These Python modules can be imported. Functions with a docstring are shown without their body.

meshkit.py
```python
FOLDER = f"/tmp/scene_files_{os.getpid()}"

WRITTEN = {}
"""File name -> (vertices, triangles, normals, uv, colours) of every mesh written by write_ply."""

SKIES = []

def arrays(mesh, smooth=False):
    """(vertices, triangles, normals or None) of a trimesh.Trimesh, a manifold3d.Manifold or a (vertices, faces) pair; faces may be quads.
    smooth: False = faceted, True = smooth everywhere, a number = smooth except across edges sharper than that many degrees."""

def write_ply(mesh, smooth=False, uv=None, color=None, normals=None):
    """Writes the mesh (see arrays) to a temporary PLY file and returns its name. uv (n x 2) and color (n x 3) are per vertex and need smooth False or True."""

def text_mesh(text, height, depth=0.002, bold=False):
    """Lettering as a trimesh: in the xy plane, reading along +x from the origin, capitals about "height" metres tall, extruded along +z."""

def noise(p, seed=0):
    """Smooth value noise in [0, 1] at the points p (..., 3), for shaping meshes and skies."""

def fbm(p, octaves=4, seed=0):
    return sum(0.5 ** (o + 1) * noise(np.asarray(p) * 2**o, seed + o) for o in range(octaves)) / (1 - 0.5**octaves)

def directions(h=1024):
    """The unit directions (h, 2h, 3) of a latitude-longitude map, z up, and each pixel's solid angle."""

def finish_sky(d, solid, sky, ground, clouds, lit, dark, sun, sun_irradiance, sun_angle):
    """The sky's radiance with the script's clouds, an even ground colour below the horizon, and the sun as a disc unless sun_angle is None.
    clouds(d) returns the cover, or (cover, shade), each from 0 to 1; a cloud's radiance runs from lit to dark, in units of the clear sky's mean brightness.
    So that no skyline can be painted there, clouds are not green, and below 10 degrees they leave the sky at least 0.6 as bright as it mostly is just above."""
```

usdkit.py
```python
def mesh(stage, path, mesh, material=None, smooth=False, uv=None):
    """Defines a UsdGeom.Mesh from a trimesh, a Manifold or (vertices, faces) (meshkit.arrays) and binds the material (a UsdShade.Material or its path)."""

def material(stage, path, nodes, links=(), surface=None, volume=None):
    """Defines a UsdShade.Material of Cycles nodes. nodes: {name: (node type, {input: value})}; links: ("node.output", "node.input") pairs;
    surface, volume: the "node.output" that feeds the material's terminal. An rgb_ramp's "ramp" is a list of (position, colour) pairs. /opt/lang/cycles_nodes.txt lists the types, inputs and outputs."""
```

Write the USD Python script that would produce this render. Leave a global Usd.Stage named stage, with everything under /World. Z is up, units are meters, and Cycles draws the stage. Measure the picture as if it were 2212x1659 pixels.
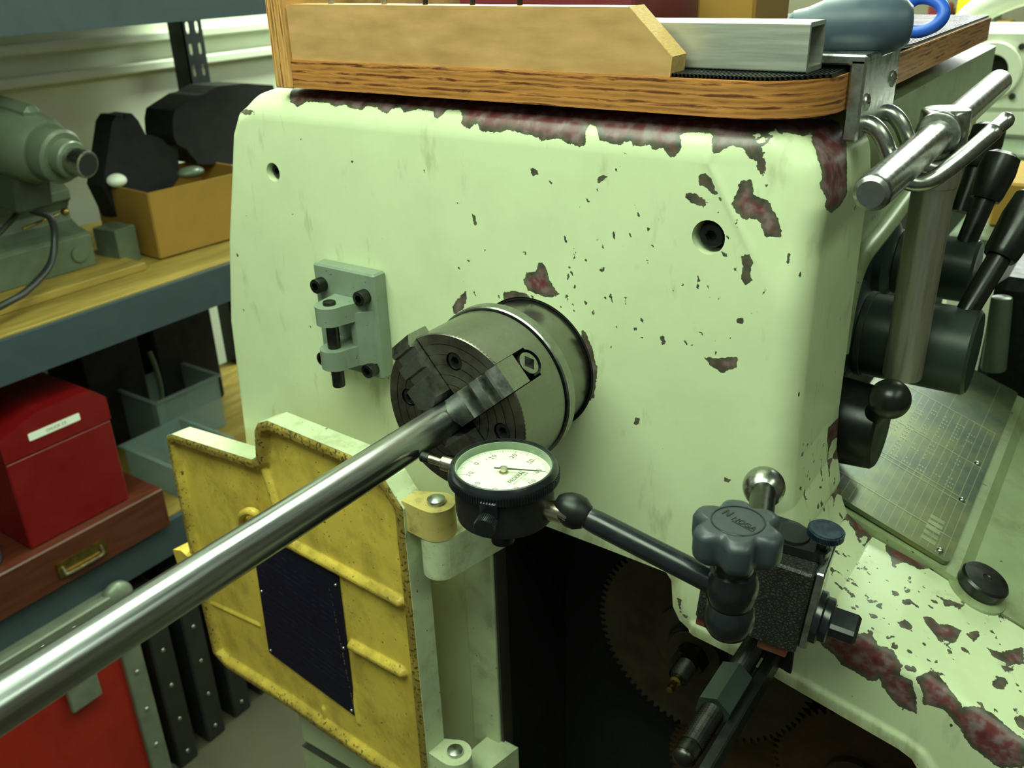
import math, random
import numpy as np, trimesh, usdkit, meshkit
import manifold3d as m3
from pxr import Usd, UsdGeom, UsdLux, UsdShade, Gf, Sdf, Vt
from shapely.geometry import Polygon, Point, LineString, box as sbox
from shapely.ops import unary_union
import shapely
from scipy.spatial import Delaunay

stage = Usd.Stage.CreateInMemory()
UsdGeom.SetStageUpAxis(stage, 'Z'); UsdGeom.SetStageMetersPerUnit(stage, 1.0)
UsdGeom.Xform.Define(stage, '/World'); UsdGeom.Scope.Define(stage, '/World/Looks')
PI = math.pi
Z0 = 1080.0          # height of the lathe spindle above the floor; everything below is in millimetres from the spindle nose
# ---------------------------------------------------------------- camera
F_PX = 1967.68
RC = np.array([[0.82586412,0.56313982,-0.02867036],[0.21804138,-0.36582907,-0.90478011],[-0.52000616,0.74097411,-0.42491289]])
CAM = np.array([299.32,-450.0,239.9])
cam = UsdGeom.Camera.Define(stage, '/World/camera')
_m = np.eye(4); _m[0,:3] = RC[0]; _m[1,:3] = -RC[1]; _m[2,:3] = -RC[2]; _m[3,:3] = (CAM + [0,0,Z0])*0.001
cam.AddTransformOp().Set(Gf.Matrix4d(_m.tolist()))
cam.CreateHorizontalApertureAttr(36.0); cam.CreateVerticalApertureAttr(27.0)
cam.CreateFocalLengthAttr(F_PX/2212*36.0)
cam.CreateFStopAttr(15.0); cam.CreateFocusDistanceAttr(0.52)
cam.CreateClippingRangeAttr(Gf.Vec2f(0.02, 100))
cam.CreateExposureAttr(0.14)
# ---------------------------------------------------------------- lights
TINT = (0.79, 1.0, 0.73)
dome = UsdLux.DomeLight.Define(stage, '/World/dome'); dome.CreateIntensityAttr(0.04); dome.CreateColorAttr(Gf.Vec3f(0.82,1.0,0.8))
def tube_light(name, x, y, z, lx, ly, power):
    l = UsdLux.RectLight.Define(stage, '/World/'+name)
    l.CreateWidthAttr(lx*0.001); l.CreateHeightAttr(ly*0.001); l.CreateIntensityAttr(power); l.CreateColorAttr(Gf.Vec3f(*TINT))
    l.AddTranslateOp().Set(Gf.Vec3d(x*0.001, y*0.001, (z+Z0)*0.001))
tube_light('lamp_near', -40, -480, 740, 900, 460, 9.6)
tube_light('lamp_mid', -210, 280, 720, 420, 800, 8.5)
tube_light('lamp_far', -900, 1500, 1200, 500, 900, 44.0)
tube_light('lamp_side', 1350, -300, 1250, 420, 1300, 4.6)
tube_light('fill_lamp_back', 300, 1500, 700, 350, 600, 18.0)  # unseen fill light added to brighten the far bench

# ---------------------------------------------------------------- helpers: names and prims
_used = {}
def numbered(parent, name):
    k = parent + '/' + name; n = _used.get(k, 0); _used[k] = n + 1
    return k if n == 0 else f'{k}_{n:03d}'
class Thing:
    def __init__(s, name, label=None, cat=None, base=(0,0,0), group=None, kind=None):
        s.base = np.array(base, float)
        s.path = numbered('/World', name)
        x = UsdGeom.Xform.Define(stage, s.path); x.AddTranslateOp().Set(Gf.Vec3d(*((s.base+[0,0,Z0])*0.001)))
        s.prim = x.GetPrim(); keys(s.prim, label, cat, group, kind)
    def part(s, name, mesh, mat, smooth=30, under=None, label=None, prim=None, kind=None):
        p = numbered(under or s.path, name)
        v, f, n = meshkit.arrays(mesh, smooth)
        me = usdkit.mesh(stage, p, (v, f), M[mat], smooth=False)
        me.GetPointsAttr().Set(Vt.Vec3fArray.FromNumpy(((v - s.base)*0.001).astype(np.float32)))
        if n is not None:
            me.CreateNormalsAttr(Vt.Vec3fArray.FromNumpy(n.astype(np.float32))); me.SetNormalsInterpolation('vertex')
        for k, a in (prim or {}).items():
            UsdGeom.PrimvarsAPI(me).CreatePrimvar(k, Sdf.ValueTypeNames.FloatArray, 'vertex').Set(Vt.FloatArray.FromNumpy(np.asarray(a, np.float32)))
        if label: me.GetPrim().SetCustomDataByKey('label', label)
        if kind: me.GetPrim().SetCustomDataByKey('kind', kind)
        return p
def keys(prim, label=None, cat=None, group=None, kind=None):
    for k, v in (('label',label),('category',cat),('group',group),('kind',kind)):
        if v: prim.SetCustomDataByKey(k, v)
def one(name, mesh, mat, label=None, cat=None, group=None, kind=None, smooth=30):
    """a thing of one mesh, directly under /World"""
    p = numbered('/World', name)
    v, f, n = meshkit.arrays(mesh, smooth)
    b = np.array([*((v.max(0)+v.min(0))/2)[:2], v[:,2].min()])
    me = usdkit.mesh(stage, p, ((v-b)*0.001, f), M[mat], smooth=False)
    if n is not None:
        me.CreateNormalsAttr(Vt.Vec3fArray.FromNumpy(n.astype(np.float32))); me.SetNormalsInterpolation('vertex')
    UsdGeom.Xformable(me).AddTranslateOp().Set(Gf.Vec3d(*((b+[0,0,Z0])*0.001)))
    keys(me.GetPrim(), label, cat, group, kind)
    return p
# ---------------------------------------------------------------- helpers: shapes (millimetres)
def at(px, py, x=None, y=None, z=None, d=None):
    """the point of the plane x, y or z = const (or at depth d) that the photograph shows at pixel (px, py)"""
    r = np.array([(px-1106)/F_PX, (py-829.5)/F_PX, 1.0]) @ RC
    if d is not None: return CAM + r*d
    k, v = (0,x) if x is not None else (1,y) if y is not None else (2,z)
    return CAM + r*(v-CAM[k])/r[k]
def unit(v): v = np.asarray(v, float); return v/np.linalg.norm(v)
def frame(w, up=(0,0,1)):
    w = unit(w); u = np.cross(up, w)
    if np.linalg.norm(u) < 1e-3: u = np.cross((0,1,0), w)
    u = unit(u); return u, np.cross(w, u), w
def cat(*ms): return trimesh.util.concatenate([m for m in ms if m is not None])
def hull(pts): return trimesh.convex.convex_hull(np.asarray(pts, float))
def obox(c, ax, half, b=0.0):
    c = np.asarray(c, float); ax = np.asarray(ax, float); P = []
    for s in np.ndindex(2,2,2):
        s = np.array(s)*2-1
        if b <= 0: P.append(s*half)
        else:
            for k in range(3):
                h = np.array(half, float) - b; h[k] += b; P.append(s*h)
    return hull(np.array(P) @ ax + c)
def bx(x0,x1,y0,y1,z0,z1,b=0.0):
    return obox(((x0+x1)/2,(y0+y1)/2,(z0+z1)/2), np.eye(3), (abs(x1-x0)/2,abs(y1-y0)/2,abs(z1-z0)/2), b)
def rot(axis, deg): return trimesh.transformations.rotation_matrix(math.radians(deg), axis)[:3,:3]
def lathe(prof, p0, axis, n=40, up=(0,0,1)):
    """prof: (radius, distance along axis) pairs; closed at radius 0 if the ends are given so"""
    u, v, w = frame(axis, up); p0 = np.asarray(p0, float); t = np.arange(n)*2*PI/n
    V, rows = [], []
    for r, h in prof:
        if r < 1e-6: rows.append([len(V)]); V.append(p0 + w*h)
        else:
            rows.append(list(range(len(V), len(V)+n)))
            V += list(p0 + w*h + r*(np.cos(t)[:,None]*u + np.sin(t)[:,None]*v))
    Fc = []
    for a, b in zip(rows[:-1], rows[1:]):
        for i in range(n):
            j = (i+1) % n
            if len(a) == 1 and len(b) > 1: Fc.append((a[0], b[j], b[i]))
            elif len(b) == 1 and len(a) > 1: Fc.append((a[i], a[j], b[0]))
            elif len(a) > 1: Fc += [(a[i], a[j], b[j]), (a[i], b[j], b[i])]
    m = trimesh.Trimesh(np.array(V), np.array(Fc), process=False)
    if m.volume < 0: m.invert()
    return m
def cyl(p0, p1, r, r1=None, n=32, b=0.0):
    p0, p1 = np.asarray(p0, float), np.asarray(p1, float); L = np.linalg.norm(p1-p0); r1 = r if r1 is None else r1
    if b > 0: pr = [(0,0),(r-b,0),(r-0.3*b,0.3*b),(r,b),(r1,L-b),(r1-0.3*b,L-0.3*b),(r1-b,L),(0,L)]
    else: pr = [(0,0),(r,0),(r1,L),(0,L)]
    return lathe(pr, p0, p1-p0, n)
def ring(p0, axis, r0, r1, L, n=40, b=0.6):
    return lathe([(r0,0),(r1-b,0),(r1,b),(r1,L-b),(r1-b,L),(r0,L),(r0,0)], p0, axis, n)
def ball(c, r, sub=3, sc=(1,1,1)):
    m = trimesh.creation.icosphere(sub, 1.0); m.vertices = m.vertices*r*np.asarray(sc) + np.asarray(c); return m
def smoothpath(P, n=8):
    P = np.asarray(P, float); Q = np.vstack([2*P[0]-P[1], P, 2*P[-1]-P[-2]]); out = []
    for i in range(1, len(Q)-2):
        for t in np.linspace(0, 1, n, endpoint=False):
            a, b, c, d = Q[i-1:i+3]
            out.append(0.5*((2*b)+(c-a)*t+(2*a-5*b+4*c-d)*t*t+(3*b-a-3*c+d)*t**3))
    out.append(Q[-2]); return np.array(out)
def sweep(P, r, n=12, round_end=False):
    P = np.asarray(P, float); R = np.broadcast_to(np.asarray(r, float), (len(P),)).copy()
    if round_end:
        d = unit(P[-1]-P[-2]); e = unit(P[0]-P[1]); rr = R[-1]; r0 = R[0]
        a = np.linspace(0.2, 1.45, 5)
        P = np.vstack([[P[0]+e*r0*math.sin(x) for x in a[::-1]], P, [P[-1]+d*rr*math.sin(x) for x in a]])
        R = np.r_[[r0*math.cos(x) for x in a[::-1]], R, [rr*math.cos(x) for x in a]]
    T = np.gradient(P, axis=0); T /= np.linalg.norm(T, axis=1)[:,None]
    u = frame(T[0])[0]; t = np.arange(n)*2*PI/n; V = []
    for p, w, q in zip(P, T, R):
        u = unit(u - w*(u@w)); v = np.cross(w, u)
        V += list(p + q*(np.cos(t)[:,None]*u + np.sin(t)[:,None]*v))
    Fc = []
    for k in range(len(P)-1):
        for i in range(n):
            j = (i+1) % n; a, b = k*n, (k+1)*n
            Fc += [(a+i, a+j, b+j), (a+i, b+j, b+i)]
    V += [P[0], P[-1]]; c0, c1 = len(V)-2, len(V)-1; b = (len(P)-1)*n
    for i in range(n):
        j = (i+1) % n; Fc += [(c0, j, i), (c1, b+i, b+j)]
    m = trimesh.Trimesh(np.array(V), np.array(Fc), process=False)
    if m.volume < 0: m.invert()
    return m
def prism(poly, o, u, v, w, depth):
    """extrude the 2-D outline (in the u, v axes at o) by depth along w"""
    if not hasattr(poly, 'geom_type'): poly = Polygon(poly)
    m = trimesh.creation.extrude_polygon(poly, abs(depth), engine='earcut')
    A = np.array([unit(u), unit(v), unit(w)*np.sign(depth)]); m.vertices = m.vertices @ A + np.asarray(o, float)
    if np.linalg.det(A) < 0: m.invert()
    return m
def man(m):
    m = m.copy(); m.merge_vertices(digits_vertex=5)
    return m3.Manifold(m3.Mesh(np.asarray(m.vertices, np.float32), np.asarray(m.faces, np.uint32)))
def unman(m): q = m.to_mesh(); return trimesh.Trimesh(np.array(q.vert_properties[:,:3], float), np.array(q.tri_verts), process=False)
def diff(a, *bs):
    A = man(a)
    for b in bs: A = A - man(b)
    return unman(A)
def union(*bs):
    A = man(bs[0])
    for b in bs[1:]: A = A + man(b)
    return unman(A)
def rpoly(pts, r, q=6):
    """an outline with its corners rounded"""
    p = Polygon(pts); return p.buffer(-r, quad_segs=q).buffer(2*r, quad_segs=q).buffer(-r, quad_segs=q)
def star(n, r0, r1, duty=0.5):
    P = []
    for i in range(n):
        for k, r in ((0,r0),(duty*0.5,r1),(duty,r1),(duty*1.5 if duty < 0.6 else 0.95,r0)):
            a = 2*PI*(i+k)/n; P.append((r*math.cos(a), r*math.sin(a)))
    return Polygon(P)
def hexpoly(r): return Polygon([(r*math.cos(PI/3*k), r*math.sin(PI/3*k)) for k in range(6)])
def fill(poly, step, jitter=0.0, seed=1):
    """a triangulated sheet of an outline: points, triangles, boundary loops (indices)"""
    ring_ = np.array(poly.exterior.segmentize(step).coords)[:-1]; loops = [np.arange(len(ring_))]; P = [ring_]; n = len(ring_)
    for h in poly.interiors:
        q = np.array(h.segmentize(step).coords)[:-1]; loops.append(np.arange(n, n+len(q))); P.append(q); n += len(q)
    x0, y0, x1, y1 = poly.bounds
    gx, gy = np.meshgrid(np.arange(x0+step/2, x1, step), np.arange(y0+step/2, y1, step*0.9))
    gx = gx + (np.arange(gx.shape[0]) % 2)[:,None]*step*0.5
    g = np.stack([gx.ravel(), gy.ravel()], 1)
    inner = poly.buffer(-step*0.55); shapely.prepare(inner)
    g = g[shapely.contains_xy(inner, g[:,0], g[:,1])]
    pts = np.vstack(P + [g]); t = Delaunay(pts).simplices; c = pts[t].mean(1); shapely.prepare(poly)
    t = t[shapely.contains_xy(poly, c[:,0], c[:,1])]
    a = pts[t]; e1, e2 = a[:,1]-a[:,0], a[:,2]-a[:,0]; s = e1[:,0]*e2[:,1]-e1[:,1]*e2[:,0]; t = t[np.abs(s) > 1e-9]; s = s[np.abs(s) > 1e-9]
    t[s < 0] = t[s < 0][:, ::-1]
    return pts, t, loops
def sdf(polys, P):
    """millimetres inside (+) or outside (-) the outlines, clipped to [-6, 8]"""
    out = np.full(len(P), -6.0)
    for pg in polys:
        if not pg.is_valid: pg = pg.buffer(0)
        if pg.is_empty: continue
        x0,y0,x1,y1 = pg.bounds
        k = np.nonzero((P[:,0]>x0-6)&(P[:,0]<x1+6)&(P[:,1]>y0-6)&(P[:,1]<y1+6))[0]
        if not len(k): continue
        d = shapely.distance(pg.boundary, shapely.points(P[k])); shapely.prepare(pg)
        d = np.where(shapely.contains_xy(pg, P[k,0], P[k,1]), d, -d)
        out[k] = np.maximum(out[k], np.clip(d, -6, 8))
    return out
# ---------------------------------------------------------------- materials
M = {}
def lin(*c): return tuple(float(x/255/12.92 if x/255 <= 0.04045 else ((x/255+0.055)/1.055)**2.4) for x in c)
def sc(c, k): return tuple(min(1.0, x*k) for x in c)
def mat(name, col, rough=0.5, metal=0.0, var=0.12, scale=60, stretch=(1,1,1), bump=0.0, bscale=400, spec=0.5, rvar=0.08, rotx=(0,0,0), col2=None, coat=0.0):
    """a plain surface: colour mottled by noise, uneven gloss, fine relief"""
    nodes = {'g': ('geometry', {}), 'm': ('mapping', {'scale': tuple(stretch), 'rotation': rotx}),
             'n': ('noise_texture', {'scale': float(scale), 'detail': 5.0, 'roughness': 0.6}),
             'r': ('rgb_ramp', {'ramp': [(0.28, sc(col, 1-var)), (0.72, sc(col2 or col, 1+var))]}),
             'q': ('map_range', {'from_min': 0.3, 'from_max': 0.7, 'to_min': max(0.03, rough-rvar), 'to_max': min(1, rough+rvar)}),
             'p': ('principled_bsdf', {'metallic': metal, 'specular_ior_level': spec, 'coat_weight': coat})}
    links = [('g.position','m.vector'), ('m.vector','n.vector'), ('n.fac','r.fac'), ('r.color','p.base_color'), ('n.fac','q.value'), ('q.result','p.roughness')]
    if bump:
        nodes['bn'] = ('noise_texture', {'scale': float(bscale), 'detail': 4.0}); nodes['b'] = ('bump', {'strength': float(bump), 'distance': 0.0006})
        links += [('m.vector','bn.vector'), ('bn.fac','b.height'), ('b.normal','p.normal')]
    M[name] = usdkit.material(stage, '/World/Looks/'+name, nodes, links, surface='p.BSDF')
def grimy(name, col, rough, grime, amount=0.5, scale=40, gscale=25, metal=0.0, bump=0.15, chips=None, chipscale=260, attr=None):
    """paint with blotches of grime and small chips; attr: a vertex value (0..1) that says where wear gathers"""
    nodes = {'g': ('geometry', {}), 'n': ('noise_texture', {'scale': float(scale), 'detail': 5.0}),
             'r': ('rgb_ramp', {'ramp': [(0.3, sc(col, 0.9)), (0.7, sc(col, 1.08))]}),
             'gn': ('noise_texture', {'scale': float(gscale), 'detail': 8.0, 'roughness': 0.7}),
             'gr': ('map_range', {'from_min': 0.5, 'from_max': 0.85, 'to_min': 0.0, 'to_max': float(amount), 'clamp': True}),
             'mx': ('mix_color', {'b': grime}),
             'cn': ('noise_texture', {'scale': float(chipscale), 'detail': 3.0, 'roughness': 0.6}),
             'ct': ('map_range', {'from_min': 0.69, 'from_max': 0.71, 'to_min': 0.0, 'to_max': 0.9, 'clamp': True}),
             'cm': ('mix_color', {'b': chips or lin(50,48,36)}),
             'b': ('bump', {'strength': float(bump), 'distance': 0.0006}),
             'p': ('principled_bsdf', {'roughness': rough, 'metallic': metal})}
    links = [('g.position','n.vector'), ('g.position','gn.vector'), ('g.position','cn.vector'), ('n.fac','r.fac'), ('r.color','mx.a'), ('gn.fac','gr.value'), ('gr.result','mx.fac'),
             ('mx.result','cm.a'), ('ct.result','cm.fac'), ('cm.result','p.base_color'), ('gn.fac','b.height'), ('b.normal','p.normal')]
    if attr:
        nodes.update({'at': ('attribute', {'attribute': attr}), 'as': ('math', {'math_type': 'multiply_add', 'value2': 0.16}), 'ag': ('math', {'math_type': 'multiply_add', 'value2': 0.38})})
        links += [('at.fac','as.value1'), ('cn.fac','as.value3'), ('as.value','ct.value'), ('at.fac','ag.value1'), ('gn.fac','ag.value3'), ('ag.value','gr.value')]
        links.remove(('gn.fac','gr.value'))
    else: links.append(('cn.fac','ct.value'))
    M[name] = usdkit.material(stage, '/World/Looks/'+name, nodes, links, surface='p.BSDF')
def lathe_paint(name, col):
    """cream enamel with chips down to grey filler and red oxide; 'chip' = millimetres inside a chip, 'wear' = how thick the small nicks lie"""
    nodes = {'g': ('geometry', {}), 'ca': ('attribute', {'attribute': 'chip'}), 'wa': ('attribute', {'attribute': 'wear'}),
      'n1': ('noise_texture', {'scale': 420.0, 'detail': 4.0, 'roughness': 0.65}), 'n2': ('noise_texture', {'scale': 22.0, 'detail': 6.0, 'roughness': 0.65}),
      'n3': ('noise_texture', {'scale': 130.0, 'detail': 4.0}),
      'd': ('math', {'math_type': 'multiply_add', 'value2': 3.2}), 'd0': ('math', {'math_type': 'subtract', 'value2': 1.6}),
      'edge': ('map_range', {'from_min': -0.06, 'from_max': 0.06, 'to_min': 0.0, 'to_max': 1.0, 'clamp': True}),
      'deep': ('map_range', {'from_min': 1.4, 'from_max': 4.2, 'to_min': 0.0, 'to_max': 1.0, 'clamp': True}),
      'dn': ('math', {'math_type': 'multiply_add', 'value2': 8.0}), 'dn0': ('math', {'math_type': 'subtract', 'value2': 4.2}),
      'base': ('rgb_ramp', {'ramp': [(0.25, sc(col, 0.93)), (0.5, col), (0.75, sc(col, 1.05))]}),
      'ga': ('attribute', {'attribute': 'grime'}), 'gm': ('math', {'math_type': 'multiply_add', 'value2': 0.3}), 'stn': ('map_range', {'from_min': 0.6, 'from_max': 0.85, 'to_min': 0.0, 'to_max': 0.6, 'clamp': True}), 'stain': ('mix_color', {'b': lin(116,106,52)}),
      'sm': ('mapping', {'scale': (1.0, 1.0, 0.35), 'rotation': (0.0, 0.35, 0.0)}), 'ns': ('noise_texture', {'scale': 60.0, 'detail': 5.0, 'roughness': 0.6}),
      'filler': ('rgb_ramp', {'ramp': [(0.3, lin(60,58,50)), (0.7, lin(104,98,80))]}),
      'oxide': ('rgb_ramp', {'ramp': [(0.3, lin(92,32,32)), (0.48, lin(108,58,60)), (0.62, lin(124,102,104))]}),
      'inside': ('mix_color', {}), 'out': ('mix_color', {}),
      # small nicks: stretched cells, kept where the wear is
      'vm': ('mapping', {'scale': (1.7, 1.7, 0.75), 'rotation': (0.0, 0.42, 0.0)}), 'v': ('voronoi_texture', {'scale': 105.0, 'randomness': 1.0}),
      'vd': ('math', {'math_type': 'multiply_add', 'value2': 0.22}), 'sep': ('separate_color', {}), 'k': ('math', {'math_type': 'multiply', 'value2': 0.13}),
      'kr': ('math', {'math_type': 'power', 'value2': 5.0}), 'kk': ('math', {'math_type': 'multiply_add', 'value2': 0.36, 'value3': 0.1}), 'less': ('math', {'math_type': 'less_than'}),
      'nk': ('math', {'math_type': 'maximum'}), 'wadd': ('math', {'math_type': 'multiply'}),
      'rr': ('map_range', {'from_min': 0.0, 'from_max': 1.0, 'to_min': 0.27, 'to_max': 0.3, 'clamp': True}),
      'bm': ('math', {'math_type': 'multiply_add', 'value2': -1.0}), 'bs': ('math', {'math_type': 'multiply', 'value2': 0.22}),
      'b': ('bump', {'strength': 0.5, 'distance': 0.0004}), 'p': ('principled_bsdf', {'specular_ior_level': 0.5})}
    L = [('g.position','n1.vector'), ('g.position','n2.vector'), ('g.position','n3.vector'), ('g.position','sm.vector'), ('sm.vector','ns.vector'),
      ('n1.fac','d.value1'), ('ca.fac','d.value3'), ('d.value','d0.value1'), ('d0.value','edge.value'),
      ('n3.fac','dn.value1'), ('d0.value','dn.value3'), ('dn.value','dn0.value1'), ('dn0.value','deep.value'),
      ('n2.fac','base.fac'), ('base.color','stain.a'), ('ga.fac','gm.value1'), ('ns.fac','gm.value3'), ('gm.value','stn.value'), ('stn.result','stain.fac'),
      ('n3.fac','filler.fac'), ('n3.fac','oxide.fac'), ('filler.color','inside.a'), ('oxide.color','inside.b'), ('deep.result','inside.fac'),
      ('g.position','vm.vector'), ('vm.vector','v.vector'), ('n1.fac','vd.value1'), ('v.distance','vd.value3'), ('v.color','sep.color'),
      ('sep.r','kr.value1'), ('wa.fac','wadd.value1'), ('kr.value','wadd.value2'), ('wadd.value','kk.value1'), ('vd.value','less.value1'), ('kk.value','less.value2'),
      ('edge.result','nk.value1'), ('less.value','nk.value2'), ('nk.value','out.fac'), ('stain.result','out.a'), ('inside.result','out.b'), ('out.result','p.base_color'),
      ('nk.value','rr.value'), ('rr.result','p.roughness'), ('nk.value','bm.value1'), ('n2.fac','bs.value1'), ('bs.value','bm.value3'), ('bm.value','b.height'), ('b.normal','p.normal')]
    del nodes['k']
    M[name] = usdkit.material(stage, '/World/Looks/'+name, nodes, L, surface='p.BSDF')
CREAM = lin(213,223,182)
lathe_paint('lathe_paint', CREAM)
grimy('cream_paint', sc(CREAM, 0.92), 0.34, lin(96,84,40), 0.8, gscale=30, chipscale=300)
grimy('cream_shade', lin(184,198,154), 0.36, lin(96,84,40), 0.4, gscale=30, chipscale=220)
grimy('door_yellow', lin(228,196,84), 0.36, lin(92,74,36), 0.75, gscale=22, chips=lin(64,58,40), chipscale=330, attr='wear')
grimy('knuckle_paint', lin(206,186,112), 0.36, lin(70,60,30), 1.0, gscale=60, chips=lin(50,46,30), chipscale=520)
grimy('hinge_grey', lin(124,138,120), 0.33, lin(88,92,66), 0.35, gscale=60, chipscale=420)
mat('steel', lin(172,172,166), 0.27, 1.0, 0.06, 200, (1,1,1), 0.02, 900, rvar=0.05)
mat('bar_steel', lin(170,172,172), 0.27, 1.0, 0.14, 120, (3,0.12,3), 0.05, 300, rvar=0.06)
mat('chuck_steel', lin(138,138,132), 0.27, 1.0, 0.06, 90, (1,1,1), 0.0, 900, rvar=0.04)
mat('chuck_face', lin(118,112,100), 0.36, 1.0, 0.22, 90, bump=0.1, bscale=600, rvar=0.12)
mat('jaw_steel', lin(150,152,146), 0.3, 1.0, 0.12, 150, bump=0.08, bscale=700)
mat('dark_steel', lin(70,70,66), 0.35, 1.0, 0.2, 150, bump=0.05)
mat('black_oxide', lin(38,40,40), 0.38, 0.6, 0.2, 150)
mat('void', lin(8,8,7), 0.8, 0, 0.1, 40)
mat('black_satin', lin(24,27,31), 0.24, 0.0, 0.12, 80, spec=0.6)
mat('black_matte', lin(22,22,22), 0.55, 0.0, 0.2, 120, bump=0.08, bscale=900)
mat('black_lever', lin(20,22,20), 0.3, 0.0, 0.15, 60)
M['wrinkle_black'] = usdkit.material(stage, '/World/Looks/wrinkle_black', {'g': ('geometry', {}), 'n': ('noise_texture', {'scale': 700.0, 'detail': 3.0}), 'mv': ('mix_vector', {'fac': 0.0015}),
  'v': ('voronoi_texture', {'scale': 520.0, 'feature': 'distance_to_edge'}), 'r': ('rgb_ramp', {'ramp': [(0.0, lin(20,20,19)), (0.12, lin(44,44,42)), (0.4, lin(66,66,62))]}),
  'b': ('bump', {'strength': 0.9, 'distance': 0.0005}), 'p': ('principled_bsdf', {'roughness': 0.38})},
  [('g.position','n.vector'), ('g.position','mv.a'), ('n.color','mv.b'), ('mv.result','v.vector'), ('v.distance','r.fac'), ('r.color','p.base_color'), ('v.distance','b.height'), ('b.normal','p.normal')], surface='p.BSDF')
mat('knob_plastic', lin(52,58,64), 0.38, 0.0, 0.08, 200, bump=0.06, bscale=1500)
mat('zinc', lin(190,192,186), 0.3, 1.0, 0.1, 150)
mat('aluminium', lin(186,186,176), 0.42, 0.65, 0.08, 60, (0.4,4,6), 0.05, 500)
mat('brass', lin(150,128,72), 0.35, 1.0, 0.2, 80)
mat('copper_edge', lin(150,92,72), 0.45, 0.6, 0.2, 200)
mat('nickel', lin(196,184,164), 0.22, 1.0, 0.1, 160)
mat('dial_white', lin(244,246,232), 0.4, 0, 0.02, 40)
mat('ink', lin(30,34,32), 0.5, 0, 0.1, 40)
mat('ink_green', lin(96,140,84), 0.5, 0, 0.1, 40)
mat('beech', lin(176,134,84), 0.45, 0, 0.1, 14, (2.0,6,7), 0.03, 300, col2=lin(190,148,98))
mat('beech_end', lin(196,158,96), 0.6, 0, 0.22, 260, (6,1,1), 0.2, 500)
def wood_ply(name, axis, light, dark, n=1.0):
    """plywood edge: dark and light veneers stacked along one axis, streaked by grain"""
    st = {'z': (2.2, 2.2, 26.0), 'x': (26.0, 2.2, 2.2)}[axis]
    nodes = {'g': ('geometry', {}), 'm': ('mapping', {'scale': st}), 'n': ('noise_texture', {'scale': 16.0*n, 'detail': 7.0, 'roughness': 0.65, 'distortion': 0.6}),
      'w': ('wave_texture', {'bands_direction': axis, 'scale': 56.0, 'distortion': 1.6, 'detail': 2.0, 'detail_scale': 0.35}),
      'a': ('math', {'math_type': 'multiply_add', 'value2': 0.42}), 'r': ('rgb_ramp', {'ramp': [(0.26, dark), (0.5, sc(light, 0.75)), (0.62, light), (0.8, sc(light, 1.2)), (0.97, sc(dark, 1.6))]}),
      'b': ('bump', {'strength': 0.35, 'distance': 0.0008}), 'p': ('principled_bsdf', {'roughness': 0.5})}
    M[name] = usdkit.material(stage, '/World/Looks/'+name, nodes, [('g.position','m.vector'), ('m.vector','n.vector'), ('g.position','w.vector'), ('w.fac','a.value1'), ('n.fac','a.value3'),
      ('a.value','r.fac'), ('r.color','p.base_color'), ('n.fac','b.height'), ('b.normal','p.normal')], surface='p.BSDF')
wood_ply('plywood', 'z', lin(176,116,56), lin(72,34,14))
wood_ply('plywood_up', 'x', lin(196,146,84), lin(104,60,28))
mat('shelf_wood', lin(132,108,44), 0.6, 0, 0.28, 9, (6,0.7,6), 0.1, 200, col2=lin(148,124,56))
mat('cardboard', lin(150,112,40), 0.75, 0, 0.07, 30)
mat('shelf_steel', lin(54,66,74), 0.5, 0, 0.05, 30)
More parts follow.
